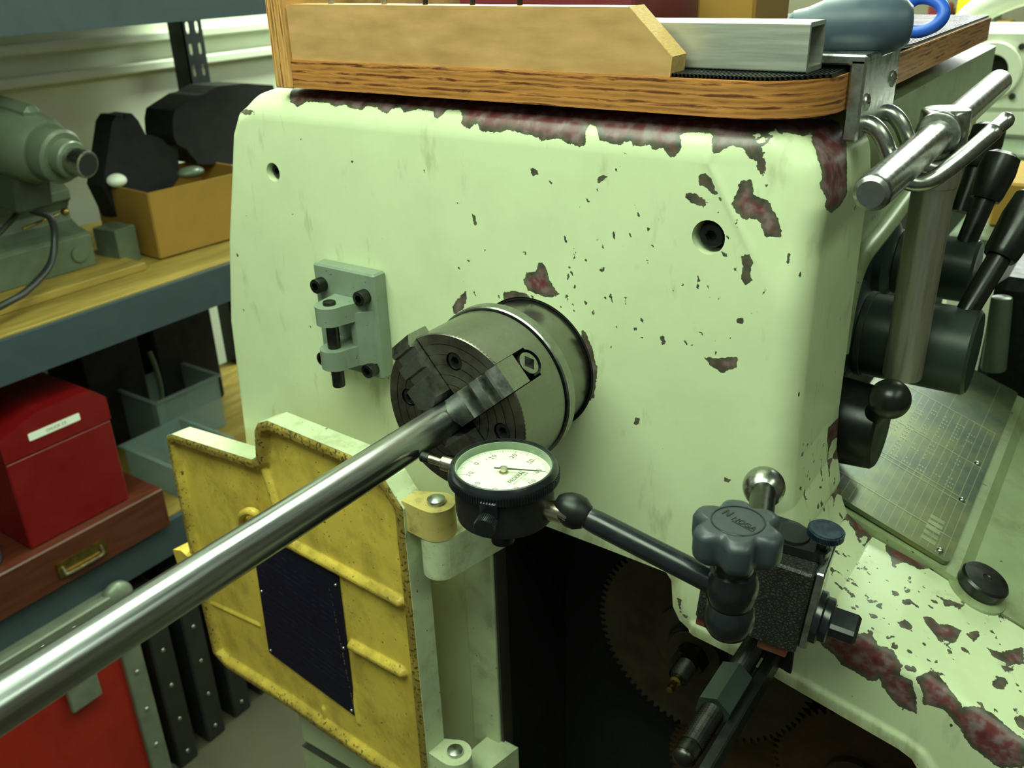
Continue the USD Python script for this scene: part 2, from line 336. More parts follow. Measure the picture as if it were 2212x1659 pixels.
mat('shelf_post', lin(26,30,34), 0.5, 0, 0.1, 30)
mat('machine_grey', lin(88,98,80), 0.3, 0, 0.12, 20)
mat('machine_dark', lin(52,60,52), 0.4, 0, 0.15, 20)
mat('red_plastic', lin(112,4,10), 0.4, 0, 0.06, 20)
mat('red_case', lin(150,26,14), 0.5, 0, 0.12, 20)
mat('case_edge', lin(120,126,110), 0.4, 0.3, 0.2, 30)
mat('case_black', lin(34,36,34), 0.5, 0, 0.2, 30)
mat('mahogany', lin(80,36,22), 0.4, 0, 0.25, 14, (6,0.8,6), 0.05, 200)
mat('label_white', lin(232,236,222), 0.5, 0, 0.03, 30)
mat('rubber_cable', lin(34,38,36), 0.4, 0, 0.1, 30)
mat('concrete', lin(70,64,46), 0.7, 0, 0.25, 6, bump=0.2, bscale=120)
mat('wall_white', lin(214,218,198), 0.7, 0, 0.06, 3)
mat('wall_far', lin(120,112,96), 0.8, 0, 0.2, 2)
mat('rubber_mat', lin(30,30,30), 0.3, 0, 0.1, 60, spec=0.7)
mat('tool_grip', lin(62,76,90), 0.42, 0, 0.06, 60)
mat('tool_blue', lin(36,88,196), 0.35, 0, 0.05, 60)
mat('magenta', lin(206,20,120), 0.4, 0, 0.05, 60)
mat('maroon', lin(110,30,40), 0.5, 0, 0.1, 60)
mat('machine_white', lin(222,224,206), 0.35, 0, 0.06, 10)
mat('yellow_plastic', lin(240,196,30), 0.4, 0, 0.05, 60)
mat('gear_steel', lin(70,62,52), 0.5, 0.7, 0.35, 40, bump=0.1)
mat('gear_rust', lin(70,48,28), 0.6, 0.4, 0.35, 60, bump=0.15)
mat('plate_navy', lin(14,18,40), 0.5, 0, 0.15, 60, spec=0.25)
mat('plate_print', lin(30,34,52), 0.5, 0, 0.1, 60, spec=0.25)
mat('worn_steel', lin(186,182,168), 0.42, 0.9, 0.1, 120, (4,4,0.3), 0.06, 400)
mat('blued_steel', lin(84,100,118), 0.3, 0.9, 0.1, 200)
mat('panel_dark', lin(44,54,50), 0.36, 0, 0.15, 30)
mat('floor_trim', lin(60,58,48), 0.6, 0, 0.2, 20)
def glass(name, tint, k=0.06, rough=0.02):
    nodes = {'t': ('transparent_bsdf', {'color': tint}), 'g': ('glossy_bsdf', {'roughness': rough}), 'x': ('mix_closure', {'fac': k})}
    M[name] = usdkit.material(stage, '/World/Looks/'+name, nodes, [('t.BSDF','x.closure1'), ('g.BSDF','x.closure2')], surface='x.closure')
glass('crystal', (0.97,0.99,0.95))
def frosted(name, col, k):
    nodes = {'t': ('transparent_bsdf', {'color': (0.95,0.97,0.95)}), 'p': ('principled_bsdf', {'base_color': col, 'roughness': 0.3}), 'x': ('mix_closure', {'fac': k})}
    M[name] = usdkit.material(stage, '/World/Looks/'+name, nodes, [('t.BSDF','x.closure1'), ('p.BSDF','x.closure2')], surface='x.closure')
frosted('clear_plastic', lin(150,170,170), 0.35)
def chart_mat():
    nodes = {'g': ('geometry', {}), 'n': ('noise_texture', {'scale': 38.0, 'detail': 6.0, 'roughness': 0.7}), 'n2': ('noise_texture', {'scale': 9.0, 'detail': 3.0}),
      'r': ('rgb_ramp', {'ramp': [(0.32, lin(48,66,68)), (0.46, lin(80,94,76)), (0.6, lin(116,120,76)), (0.72, lin(142,134,72))]}),
      'a': ('math', {'math_type': 'multiply_add', 'value2': 0.55}), 'a2': ('math', {'math_type': 'multiply', 'value2': 0.5}),
      'p': ('principled_bsdf', {'metallic': 0.35, 'roughness': 0.34})}
    M['chart_plate'] = usdkit.material(stage, '/World/Looks/chart_plate', nodes, [('g.position','n.vector'), ('g.position','n2.vector'), ('n.fac','a2.value1'), ('n2.fac','a.value1'), ('a2.value','a.value3'),
      ('a.value','r.fac'), ('r.color','p.base_color')], surface='p.BSDF')
chart_mat()
mat('chart_lines', lin(138,146,108), 0.4, 0.3, 0.2, 80)
grimy('dirty_cream', lin(150,164,122), 0.38, lin(84,74,34), 0.9, gscale=16, chipscale=120)

M['daylight'] = usdkit.material(stage, '/World/Looks/daylight', {'e': ('emission', {'color': (0.95,1.0,0.95), 'strength': 7.0})}, [], surface='e.emission')
# ---------------------------------------------------------------- room
def struct(name, mesh, m): return one(name, mesh, m, kind='structure', smooth=False)
struct('floor', bx(-2600,2600,-1500,4200,-1100,-Z0), 'concrete')
struct('wall_left', bx(-1480,-1420,-1500,4200,-Z0,1700), 'wall_white')
struct('wall_right', bx(2600,2660,-1500,3700,-Z0,1700), 'wall_far')
struct('wall_back', bx(-1480,2600,3600,3700,-Z0,1700), 'wall_far')
for q, m_ in ((bx(-1300,500,3596,3600,420,1300), 'daylight'),):
    struct('window_1', q, m_)
for z in (114, 60):
    struct('trim_1' if z == 114 else 'trim_2', bx(-1419,-1392,-1500,3500,z-9,z+9,3), 'wall_white')

# ---------------------------------------------------------------- lathe: the headstock end cover
CORE = [(-39,-122),(1,-122),(60,-123.5),(101,-125),(105,-130),(107,-150),(112,-159),(123,-166),(168,-171.5),(225,-184),(255,-190.5),(263,-194),(269,-202),(273,-216),(276,-500),(420,-500),
  (420,-208),(360,-184),(314,-165),(263,-145),(236,-134.5),(200,-124),(180,-110),(166,-88),(159,-60),(157,-30),(156.5,40),(156,118),(151,132),(137,140),(-236,140),(-250,136),(-258,124),
  (-268,90),(-283,40),(-298,-30),(-306,-150),(-297,-500),(-39,-500)]
core_poly = Polygon(CORE)
bolt_at = [(-222.9,102.6,6.8),(115.1,100.4,9.4)]
holes = [Point(0,0).buffer(45.5, 48)] + [Point(a,b).buffer(r, 16) for a,b,r in bolt_at]
def ridge(x, z):
    nx, nz = 0.861, 0.509
    d = np.maximum(0, (x-113)*nx + (z-140)*nz); w = np.clip((z-45)/60, 0, 1); e = (x-113)*nx + (z-140)*nz; return 0.22*d*w*w*(3-2*w) - 0.9*np.exp(-(e/1.8)**2)*np.clip((z-88)/20,0,1)*(z < 141)
def rim_step(x, z):
    d = shapely.distance(LineString(CORE[7:15]), shapely.points(np.stack([x, z], 1))); t = np.clip((d-8.0)/3.0, 0, 1); t = t*t*(3-2*t)
    return np.where((x > 120) & (z < -120), -1.6*(1-t), 0.0)
def end_cover():
    pts, tri, loops = fill(core_poly.difference(unary_union(holes)), 1.7)
    V = [np.stack([pts[:,0], ridge(pts[:,0], pts[:,1]) + rim_step(pts[:,0], pts[:,1]), pts[:,1]], 1)]; U = [pts.copy()]; T = [tri]; n = len(pts)
    # the wrapped edges: over the top, down both sides and along the wing
    ext = np.array(LineString(CORE[15:]+CORE[:0]).segmentize(1.7).coords)
    lp = pts[loops[0]]
    key = {(round(a,3), round(b,3)): i for i, (a,b) in zip(loops[0], lp)}
    L = [i for i in loops[0]]
    P = lp; nx = np.roll(P,-1,0)-np.roll(P,1,0); N = np.stack([nx[:,1],-nx[:,0]],1); N /= np.linalg.norm(N,axis=1)[:,None]
    ctr = Polygon(P); sgn = 1 if ctr.exterior.is_ccw else -1; N *= sgn
    for _ in range(3): N = (np.roll(N,1,0)+N*2+np.roll(N,-1,0)); N /= np.linalg.norm(N,axis=1)[:,None]
    wrap = (P[:,1] > -122.5) & ~((P[:,1] < -121.5) & (P[:,0] < 101) & (P[:,0] > -40)) & ~((P[:,0]>-40)&(P[:,0]<106)&(P[:,1]<-120)) | ((P[:,0] < -290) & (P[:,1] > -499)) | ((P[:,0] > 190) & (P[:,1] > -125-0.40*(P[:,0]-190)) & (P[:,1] < -120))
    r = np.where(P[:,0] < -240, 7.0, np.where(P[:,0] > 170, 9.0, np.where(P[:,1] > 125, 20.0, 15.0)))
    for _ in range(60): r = (np.roll(r,1)+2*r+np.roll(r,-1))/4
    rows = [('a', t) for t in np.linspace(0, 1, 11)[1:]] + [('s', t) for t in np.linspace(0, 1, 26)[1:]]
    B = [np.array(L)]
    for kind, t in rows:
        if kind == 'a':
            a = t*PI/2; lat, dep, arc = r*np.sin(a), r*(1-np.cos(a)), r*a
        else: lat, dep = r, r + t*(96-r); arc = r*PI/2 + t*(96-r)
        c = P + N*lat[:,None] if np.ndim(lat) else P + N*lat
        V.append(np.stack([c[:,0], dep + ridge(P[:,0],P[:,1])*np.exp(-dep/30), c[:,1]], 1)); U.append(P + N*arc[:,None])
        B.append(np.arange(n, n+len(P))); n += len(P)
    blocks = []; K = len(P); ok = wrap & np.roll(wrap,-1)
    for a, b in zip(B[:-1], B[1:]):
        i = np.nonzero(ok)[0]; j = (i+1) % K
        blocks.append((np.vstack([np.stack([a[i], b[i], b[j]],1), np.stack([a[i], b[j], a[j]],1)]), np.vstack([i, i]).reshape(-1)))
    # raw edges: the rim of the opening and of the three holes
    for li, lp_ in enumerate(loops):
        q = pts[lp_]; y0 = ridge(q[:,0],q[:,1]) + rim_step(q[:,0],q[:,1]); dep = 12.0 if li == 0 else (30.0 if li == 1 else 14.0); k = len(q)
        V += [np.stack([q[:,0], y0, q[:,1]],1), np.stack([q[:,0], y0+dep, q[:,1]],1)]; U += [q, q]
        i = np.nonzero(~ok)[0] if li == 0 else np.arange(k); j = (i+1) % k
        T.append(np.stack([n+i, n+k+i, n+k+j],1)); T.append(np.stack([n+i, n+k+j, n+j],1)); n += 2*k
    V = np.vstack(V); U = np.vstack(U)
    for t, i in blocks:
        f = np.cross(V[t[:,1]]-V[t[:,0]], V[t[:,2]]-V[t[:,0]]); e = N[i]
        if (f[:,0]*e[:,0] - f[:,1] + f[:,2]*e[:,1]).mean() < 0: t = t[:, ::-1]
        T.append(t)
    T = np.vstack(T)
    # outward = towards -y on the face
    a = V[T]; 
    f0 = np.cross(a[:,1]-a[:,0], a[:,2]-a[:,0]); flat = np.arange(len(tri))
    if f0[flat,1].mean() > 0: T[:len(tri)] = T[:len(tri)][:, ::-1]
    return trimesh.Trimesh(V, T, process=False), U
cover, coverU = end_cover()
def wear_of(U):
    x, z = U[:,0], U[:,1]
    w = 0.10 + 0.30*np.clip((x-60)/120,0,1) + 0.16*np.exp(-((x-10)**2+(z-55)**2)/3500)
    w = np.where((x > 165) & (z < -60), 0.42 + 0.7*np.clip((-80-z)/40,0,1)*np.clip((x-165)/30,0,1), w)
    return np.clip(w, 0, 1)

def grime_of(U):
    x, z = U[:,0], U[:,1]; p = shapely.points(U)
    d = shapely.distance(LineString(CORE[1:15]), p); g = np.exp(-(d/9.0)**2)*np.where(x > 103, 1.0, 0.5)
    g = np.maximum(g, 0.5*np.exp(-((x+150)**2/200+(z+52)**2/500))); g = np.maximum(g, 0.6*np.exp(-((x-92)**2/90+(z+85)**2/260)))
    return np.clip(g, 0, 1)
# chips in the cover's enamel, as outlines (mm) on the unrolled sheet of the cover
CH = [
[(-204.1,158.1),(-199.8,153.3),(-191.3,150.3),(-185.5,154.7),(-175.5,155.4),(-164,155.1),(-157.6,152.5),(-147.9,155.2),(-145.7,153.3),(-131.9,151.8),(-130,155.4),(-120.4,155),(-116.8,152.3),(-109.4,151),(-107.7,154.9),(-101.7,156.3),(-96.6,152.7),(-85.9,155.9),(-73.7,155.3),(-70.5,150.1),(-66.7,151.2),(-64.1,157.1),(-54.1,157.9),(-50.2,154.2),(-49.2,148.2),(-42.6,146.3),(-38.4,149.8),(-33.5,145.3),(-19.7,145.6),(-15.4,147.8),(-0.7,145.4),(8.7,144.6),(12.6,142.7),(6.3,144.4),(10.1,142.8),(21.6,145.6),(26.4,143),(37,141.6),(39.3,144.7),(37.1,150.6),(38.8,155.6),(44.2,152.7),(47.6,146.1),(58.7,144.5),(65.6,147.5),(70.2,144.3),(78.7,146.4),(79.9,143.7),(86.1,144.9),(92.1,139.8),(96.2,144.3),(96.3,147.8),(93.5,152.7),(98,155.1),(111.7,155.1),(113.8,147.2),(115,143.9),(118,146),(122.7,149.3),(129,147.9),(133.9,142.1),(137,143.7),(136.9,139),(140.1,134.5),(142.2,138.6),(140.4,143.2),(138.2,149.2),(133.8,153.2),(129.9,157.5),(135,156.6),(143,148.5),(142.6,152.5),(140.3,158),(143.9,161.8),(148.1,154.5),(146.7,159.1),(152.7,160.2),(158.8,161.5),(165.7,173.9),(163.7,159.8),(167.9,145.7),(171.3,138.3),(170,131.2),(175.9,126),(174.3,119.9),(186.9,115.4),(202.6,116.4),(213.1,124.7),(202.7,183.9),(188.4,210.9),(145.6,180.7),(92.9,175),(3.4,177.2),(-104.2,178.1),(-213.3,175.1)],
[(201.6,-111.7),(206.9,-117.6),(210.5,-117.9),(217.8,-122.5),(229.4,-119.2),(233.6,-125),(241.4,-124.7),(247.9,-132.3),(247.7,-138.7),(254.6,-139.2),(258.6,-150),(260.7,-161.3),(249.5,-160.5),(239.8,-151.2),(237.5,-144.7),(236,-149.3),(231.8,-150.4),(223.6,-147.8),(216.1,-146.6),(211.1,-141.4),(203.2,-137.5),(199.1,-127.9),(200.1,-118.8)],
[(256.2,-137.1),(264,-129.9),(268.3,-131.5),(275.9,-139),(282.7,-146.1),(287,-143.4),(298.2,-143.8),(307.4,-150.2),(314.9,-153.4),(317.3,-169.8),(306,-176.7),(290.6,-169.5),(282.3,-158.9),(273.1,-150.8),(262.1,-152.9),(261.5,-144.7)],
[(264.1,-88.3),(270.2,-85.3),(275.1,-90),(281.4,-85.8),(290,-87.8),(283,-101.1),(271.9,-101.6),(265.8,-93.6)],
[(292.3,-88.7),(301.7,-81),(301.6,-86.1),(296.2,-93.7)],
[(304.1,-93.8),(312.9,-93.4),(331.1,-79.7),(327.8,-95),(317.7,-100.8),(307,-99.2)],
[(276.4,-64),(287.2,-63.9),(295.8,-62.9),(291.5,-68.8),(283.3,-68.1)],
[(244.2,-102),(252.2,-97),(257.1,-100),(254.2,-104.4),(248.1,-105)],
[(301.1,-121.6),(309.7,-113),(314.2,-113.6),(309.1,-123.2),(303.6,-124)],
[(310.8,-139.8),(318.2,-137.3),(315.9,-147.5),(312.3,-146.7)],
[(248.6,-78.3),(255,-76.1),(260,-78.5),(254.2,-82.5),(248.6,-81.8)],
[(241.8,-74.4),(245.4,-73),(247.3,-76.6),(244.4,-79.3),(242.1,-77.7)],
[(248,-65.6),(251.2,-65.6),(255.8,-69.6),(251.3,-71.7)],
[(227.5,-103.3),(231.7,-101),(234.7,-103.7),(229.4,-106.1)],
[(225.2,-58.6),(225.7,-61.4),(229.7,-65.2),(233.7,-65.4),(228.1,-67.4),(224.5,-64)],
[(284.8,-102.2),(289.4,-100.9),(293.4,-104.8),(290.8,-106.5),(285.7,-104.2)],
[(249.2,-132),(254.6,-131.1),(256.6,-133.4),(253.8,-134.9),(250.2,-133.8)],
[(310.5,-105.1),(315.9,-101.6),(316.8,-108.7),(312.3,-108)],
[(319.2,-54.4),(322.4,-59.2),(322.8,-63.2),(318.4,-62.3)],
[(311.6,-132.6),(316,-133.2),(317,-135.3),(312.5,-135.6)],
[(239.2,-26.3),(243.3,-29.2),(255,-28.9),(272,-31),(281.8,-38.4),(262.5,-43.7),(251.2,-41.4),(246.2,-45.6),(245.2,-52.3),(243.2,-51.1),(242.2,-41.5),(239,-36.9)],
[(261.3,-34.9),(291.7,-41.7),(306,-51.1),(326.8,-55.8),(336.6,-55.7),(327.7,-61.8),(306.1,-53.3),(287.7,-46.1),(274.4,-33.1)],
[(131.1,132.3),(134.9,131.6),(137.5,125.2),(141.1,124.1),(144.7,123.2),(147.1,118),(150.3,114.7),(154.1,104.8),(149.8,104.4),(145.2,104.5),(141.7,111.6),(139.5,113.1),(133.3,112.2),(129.9,115.5),(126.6,120.1),(128.6,126),(129.2,130.8)],
[(110.7,134.6),(114.6,132.1),(117.3,126.1),(119.5,124.9),(116.7,123.3),(112.6,126.3),(107.2,128.7),(108,132.9)],
[(100.7,122.8),(106.8,123.2),(112.2,119.9),(113.9,118.6),(111.1,116.5),(105,117.5),(100.8,120.1)],
[(6.1,69.3),(10.2,69.9),(12.1,65.8),(14,59.6),(18.1,54.2),(21.3,51.9),(15.9,48.5),(9.8,48.1),(-2.3,50.3),(-5.5,55.1),(-2.6,61.7),(4.7,63.7)],
[(-21.5,45.3),(-12.8,48.1),(-2.9,47.6),(0.7,43.7),(-11.2,40.2),(-20.6,38.5)],
[(-51.3,41.4),(-50.5,36),(-54.5,27.5),(-62.3,22.4),(-63.5,27.8),(-59.2,33.5)],
[(36.5,32.4),(40.4,29.5),(44.7,20),(48.5,6.8),(46.1,-11.9),(42.8,-17.6),(41,4.9),(37.5,23.1)],
[(117.2,31.3),(125.3,31.7),(131.1,33.8),(137.2,35.7),(136.4,28.5),(132.5,26.2),(128.6,23.6),(121.4,26.5)],
[(133.9,93.2),(138.4,94.4),(140.9,91),(139.7,84.4),(141.3,80.3),(137.7,77.4),(134.8,81),(135.6,87.6)],
[(1.4,126.4),(6.3,126.9),(7.2,123.5),(2.9,122.2)],
[(46.6,125.3),(49.6,127.4),(53.4,127),(49.6,123.8),(46.7,122.1)],
[(61.7,142.5),(67.6,142.7),(67.2,140.4),(62.4,140.3)],
[(-292.2,18.1),(-293.9,10),(-306,-12.8),(-298.5,-11.2),(-295.7,1.9)],
[(-255.6,139),(-253.9,141.4),(-256.7,136.9),(-258.4,133.9)],
[(-260.9,144.7),(-248.5,146.2),(-233.4,145),(-234.3,142.7),(-245,141.4)],
[(-43.3,94.1),(-40.5,93),(-39.4,86.6),(-41.9,86.8)],
[(89.2,38.3),(92.1,38.1),(93.3,33.4),(90.9,32.9)],
[(75.2,-18.9),(78.9,-17.9),(77.8,-23),(74.4,-24.6)],
[(134.2,57.1),(137.9,59.4),(139,56.1),(135.7,53.9)],
[(156.8,96.7),(158.8,97.7),(158.7,91.7),(157.2,92.5)],
[(164.9,88.4),(166.2,87.6),(166,84),(164.9,84.8)],
[(141.4,130.9),(143.7,131),(143.7,129.4),(142.1,129.3)],
[(108.1,36.5),(110.1,37.2),(109.9,34.9)],
[(135.2,-42.9),(139.2,-42.9),(137.2,-46.1),(134.8,-45.6)],
[(109.6,-141.6),(112.9,-142.1),(112.8,-152.3),(119.1,-153.8),(116.1,-155.7),(111.9,-151.8)]]
_rc = np.random.default_rng(11)
chip_polys = [Polygon(c) for c in CH]
for _ in range(230):
    # smaller nicks: thick on the wing, thinner on the upper right of the face and around the chuck
    k = _rc.random()
    if k < 0.5: t = _rc.random(); c = np.array([185+t*170, -110-t*62 + _rc.normal(6,1)*0]) + np.array([0, 8+_rc.random()*85])
    elif k < 0.75: c = np.array([_rc.uniform(30,150), _rc.uniform(20,136)])
    elif k < 0.87: c = np.array([_rc.uniform(-60,70), _rc.uniform(40,85)])
    else: c = np.array([_rc.uniform(-290,170), _rc.uniform(-115,150)])
    big = 1.0 if k < 0.5 else 0.62
    a, b, ang = big*_rc.uniform(1.0,3.4), big*_rc.uniform(0.6,1.5), _rc.normal(-1.0,0.5) if k < 0.5 else _rc.normal(1.9,0.5)
    tt = np.linspace(0,2*PI,9)[:-1]; r = 1+0.35*_rc.normal(size=8)
    q = np.stack([a*r*np.cos(tt), b*r*np.sin(tt)],1) @ np.array([[math.cos(ang),math.sin(ang)],[-math.sin(ang),math.cos(ang)]])
    chip_polys.append(Polygon(q + c).buffer(0.15))
chip_value = sdf(chip_polys, coverU)
lathe_t = Thing('lathe', 'cream painted metal lathe headstock with chipped end cover and open yellow gear door', 'lathe', (0,0,-Z0))
LA = lathe_t.part
cover_p = LA('end_cover', cover, 'lathe_paint', smooth=True, prim={'chip': chip_value, 'wear': wear_of(coverU), 'grime': grime_of(coverU)})
for a, b, r in bolt_at:
    sb_ = diff(cyl((a,13,b),(a,3.5,b), r*0.72, b=0.8, n=28), prism(hexpoly(r*0.36), (a,2,b), (1,0,0),(0,0,1),(0,1,0), 6))
    LA('cover_bolt', sb_, 'black_oxide')
    LA('bolt_recess', cyl((a,14,b),(a,15,b), r+0.6), 'void')
LA('spindle_hole_rim', ring((0,0.6,0),(0,1,0), 43.6, 45.6, 30, 60), 'void')
# body of the headstock behind the cover
LA('headstock_body', bx(-262,142,96,560,-120,150,14), 'dirty_cream')
LA('headstock_top', prism([(-262,128),(100,128),(160,112),(160,150),(100,161),(-262,161)], (0,92,0), (1,0,0),(0,0,1),(0,1,0), 470), 'dirty_cream')
# inside of the change-gear bay
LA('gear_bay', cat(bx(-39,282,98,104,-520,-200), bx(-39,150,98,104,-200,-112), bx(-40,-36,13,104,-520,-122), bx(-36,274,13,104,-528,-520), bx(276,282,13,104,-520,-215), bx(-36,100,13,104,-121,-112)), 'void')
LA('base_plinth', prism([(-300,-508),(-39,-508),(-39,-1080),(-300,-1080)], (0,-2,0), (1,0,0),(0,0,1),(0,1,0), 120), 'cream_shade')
LA('plinth_seam', bx(-300.5,-40,-2.2,40,-508.6,-507.4), 'floor_trim')
LA('door_post_strip', bx(-66,-38.6,-3,12,-505,-128,1.2), 'cream_paint')
LA('door_post_edge', bx(-38.6,-36.4,0,14,-505,-124), 'floor_trim')
# hinge knuckle of the post
PX, PY = -47.2, -50.0
def knuckle(z0, z1, r=13.0, tail=None):
    g = Point(PX,PY).buffer(r, 20)
    if tail is not None: g = unary_union([g, Polygon(tail)]).buffer(2.5).buffer(-2.5)
    return prism(g, (0,0,z0), (1,0,0),(0,1,0),(0,0,1), z1-z0)
for zt, zb in ((-116,-150),(-352,-392)):
    LA('post_knuckle', knuckle(zb, zt-1.5, 12.5, [(PX-11,PY+2),(PX+12,PY-4),(PX+24,2),(PX-4,2)]), 'cream_paint')
# ---------------------------------------------------------------- the open gear door
DA = math.radians(7.5); du = np.array([math.cos(DA), -math.sin(DA), 0]); dn = np.array([-math.sin(DA), -math.cos(DA), 0]); DO = at(905,1200,y=-58)
def dpt(px, py, off=0.0):
    r = np.array([(px-1106)/F_PX, (py-829.5)/F_PX, 1.0]) @ RC; o = DO + dn*off
    q = CAM + r*(((o-CAM)@dn)/(r@dn)); return np.array([(q-DO)@du, q[2]])
DOUT = [(372,938),(383,934),(556,988),(566,982),(563,925),(570,909),(590,904),(772,978),(845,1030),(864,1062),(884,1092),(890,1170),(905,1320),(925,1530),(940,1700),(880,1690),(830,1655),(700,1566),(640,1524),(500,1436),(472,1405),(440,1270),(412,1140)]
door_poly = Polygon([dpt(*p) for p in DOUT]).buffer(-1.5).buffer(1.5)
def door_mesh():
    pts, tri, loops = fill(door_poly, 1.6)
    shp = shapely.points(pts); d = shapely.distance(door_poly.exterior, shp)
    def ramp(t, a, b): t = np.clip((t-a)/(b-a),0,1); return t*t*(3-2*t)
    h = 7.0*(1-ramp(d, 7.0, 12.0)) - 1.6*(1-ramp(d, 0, 1.6))
    top = (pts[:,1] > -100) ; 
    def rib(a, b, w, hh):
        g = LineString([dpt(*a), dpt(*b)]); return hh*(1-ramp(shapely.distance(g, shp), w*0.35, w))
    for a, b, w, hh in (((628,1172),(868,1298),5.5,5.5),((764,1392),(872,1450),5.5,5.5),((716,1270),(775,1560),3.0,2.0),((566,985),(600,1095),5.0,4.0),((430,1240),(560,1212),4,2.5),((700,1530),(706,1600),3,2),((560,1350),(430,1290),3,1.5)):
        h = np.maximum(h, rib(a, b, w, hh))
    V = np.array([DO + du*s + np.array([0,0,z]) for s, z in pts*[1,1]]) ; V[:,2] = pts[:,1]
    V = V + dn[None]*h[:,None]
    wear = 0.75*(1-ramp(d, 4.0, 15.0)) + 0.12 + 0.25*(h > 2)*(d > 12)
    n = len(V); lo = loops[0]; k = len(lo); i = np.arange(k); j = (i+1) % k
    E0 = V[lo]; E1 = E0 - dn*(17.0); i0 = n
    Vs = np.vstack([V, E0, E1]); T = [tri, np.stack([n+i, n+k+i, n+k+j],1), np.stack([n+i, n+k+j, n+j],1)]
    back = V - dn*0; back = np.array([DO + du*s - dn*10.0 for s in pts[:,0]]); back[:,2] = pts[:,1]
    T.append(tri[:, ::-1] + len(Vs)); Vs = np.vstack([Vs, back])
    W = np.r_[wear, np.full(2*k, 0.35), np.full(len(pts), 0.2)]
    m = trimesh.Trimesh(Vs, np.vstack(T), process=False)
    f = np.cross(m.triangles[:len(tri),1]-m.triangles[:len(tri),0], m.triangles[:len(tri),2]-m.triangles[:len(tri),0])
    if (f@dn).mean() < 0: m.faces = m.faces[:, ::-1]
    return m, W
door_m, door_w = door_mesh()
DP = LA('gear_door', door_m, 'door_yellow', smooth=True, prim={'wear': door_w}, label='hinged gear cover door, yellow inside with cream edges')
# cream enamel rim around the outside edge of the door
rim2 = door_poly.buffer(0.5).difference(door_poly.buffer(-0.05))
LA('door_edge', prism(rim2, (DO[0],DO[1],0) - dn*13.0, du, (0,0,1), dn, 18.6), 'cream_paint', under=DP, label='cream painted edge of the door')
for i, (zt, zb, arm) in enumerate(((-94,-117.5,(884,1100)),(-326,-353.5,(925,1560)))):
    s, _ = dpt(*arm); q = DO + du*s
    LA('door_knuckle', knuckle(zb, zt, 13.0, [(PX-3,PY-13),(q[0]-3,q[1]-4),(q[0]-3,q[1]+11),(PX-2,PY+13)]), 'knuckle_paint' if i == 0 else 'cream_paint', under=DP)
    LA('hinge_pin', cat(lathe([(0,4.5),(3.5,4.3),(6.2,3.0),(6.6,1.2),(6.0,0),(6.0,-60)], (PX,PY,zt), (0,0,1), 28)), 'zinc', under=DP)
# name plate with its faint lettering and six pins
PC = [dpt(545,1238,2), dpt(626,1184,2), dpt(729,1248,2), dpt(767,1547,2), dpt(581,1409,2)]
u0, u1 = dpt(566,1330,2), dpt(750,1400,2)
npl = Polygon([dpt(538,1126,2), dpt(729,1248,2), dpt(767,1547,2), dpt(581,1409,2)])
LA('name_plate', prism(npl, (DO[0],DO[1],0) + dn*0.4, du, (0,0,1), dn, 1.6), 'plate_navy', under=DP)
c = np.array([dpt(538,1126,2), dpt(729,1248,2), dpt(767,1547,2), dpt(581,1409,2)])
rr = random.Random(4)
lines = []
for k in range(1, 24):
    t = k/24.5
    for seg in range(9):
        if rr.random() < 0.55:
            s0 = 0.06 + seg*0.1; a = c[0]*(1-t)+c[3]*t; b = c[1]*(1-t)+c[2]*t
            p, q = a+(b-a)*s0, a+(b-a)*(s0+0.05+0.04*rr.random())
            lines.append(LineString([p,q]).buffer(0.28, cap_style=2))
    if k % 6 == 0: lines.append(LineString([c[0]*(1-t)+c[3]*t, c[1]*(1-t)+c[2]*t]).buffer(0.15))
LA('plate_lettering', cat(*[prism(g, (DO[0],DO[1],0)+dn*2.0, du, (0,0,1), dn, 0.12) for g in getattr(unary_union(lines),'geoms',[unary_union(lines)])]), 'plate_print', under=DP, smooth=False)
for k in range(2):
    for t in (0.06, 0.5, 0.97):
        a = (c[0]*(1-t)+c[3]*t)*(0.97 if k == 0 else 0.03) + (c[1]*(1-t)+c[2]*t)*(0.03 if k == 0 else 0.97)
        LA('plate_pin', ball(DO+du*a[0]*1+dn*2.0+np.array([0,0,a[1]-DO[2]]), 1.5, 2), 'zinc', under=DP)
# latch ear on the free edge and the cast loop in the middle
e = lambda px,py,off: (lambda s: DO+du*s[0]+dn*off+np.array([0,0,s[1]-DO[2]]))(dpt(px,py,off))
ear = Polygon([dpt(398,1178),(dpt(415,1180)),dpt(436,1200),dpt(450,1225),dpt(420,1240),dpt(407,1205)]).buffer(1.2)
LA('latch_ear', prism(ear, (DO[0],DO[1],0)-dn*4, du, (0,0,1), dn, 16), 'door_yellow', under=DP)
pA, pB = e(532,1128,0), e(556,1108,0); 
LA('lift_loop', sweep(smoothpath([e(522,1128,1), e(524,1112,11), e(540,1104,14), e(556,1112,11), e(562,1128,1)]), 3.6, 12), 'door_yellow', under=DP)
# ---------------------------------------------------------------- guard hinge bracket on the cover
B0 = -12.5
br = LA('hinge_bracket', bx(-180.5,-121.5,B0,0.3,-35.5,44,1.4), 'hinge_grey', label='grey guard hinge bracket bolted to the cover')
LX, LY = -148.0, -31.0
def lug(z0, z1):
    r = 10.5
    g = unary_union([Point(LX,LY).buffer(r,20), Polygon([(LX-r,LY),(LX+r,LY),(LX+17,B0+1),(LX-13,B0+1)])]).buffer(-1).buffer(1)
    return prism(g, (0,0,z0), (1,0,0),(0,1,0),(0,0,1), z1-z0)
for z0, z1 in ((10.5,24),(-23,-8.5)): LA('hinge_lug', lug(z0,z1), 'hinge_grey', under=br)
LA('lug_web', prism([(LX+9,B0+1),(LX+24,B0+1),(LX+14,B0-9),(LX+9,B0-9)], (0,0,-23),(1,0,0),(0,1,0),(0,0,1),40), 'hinge_grey', under=br)
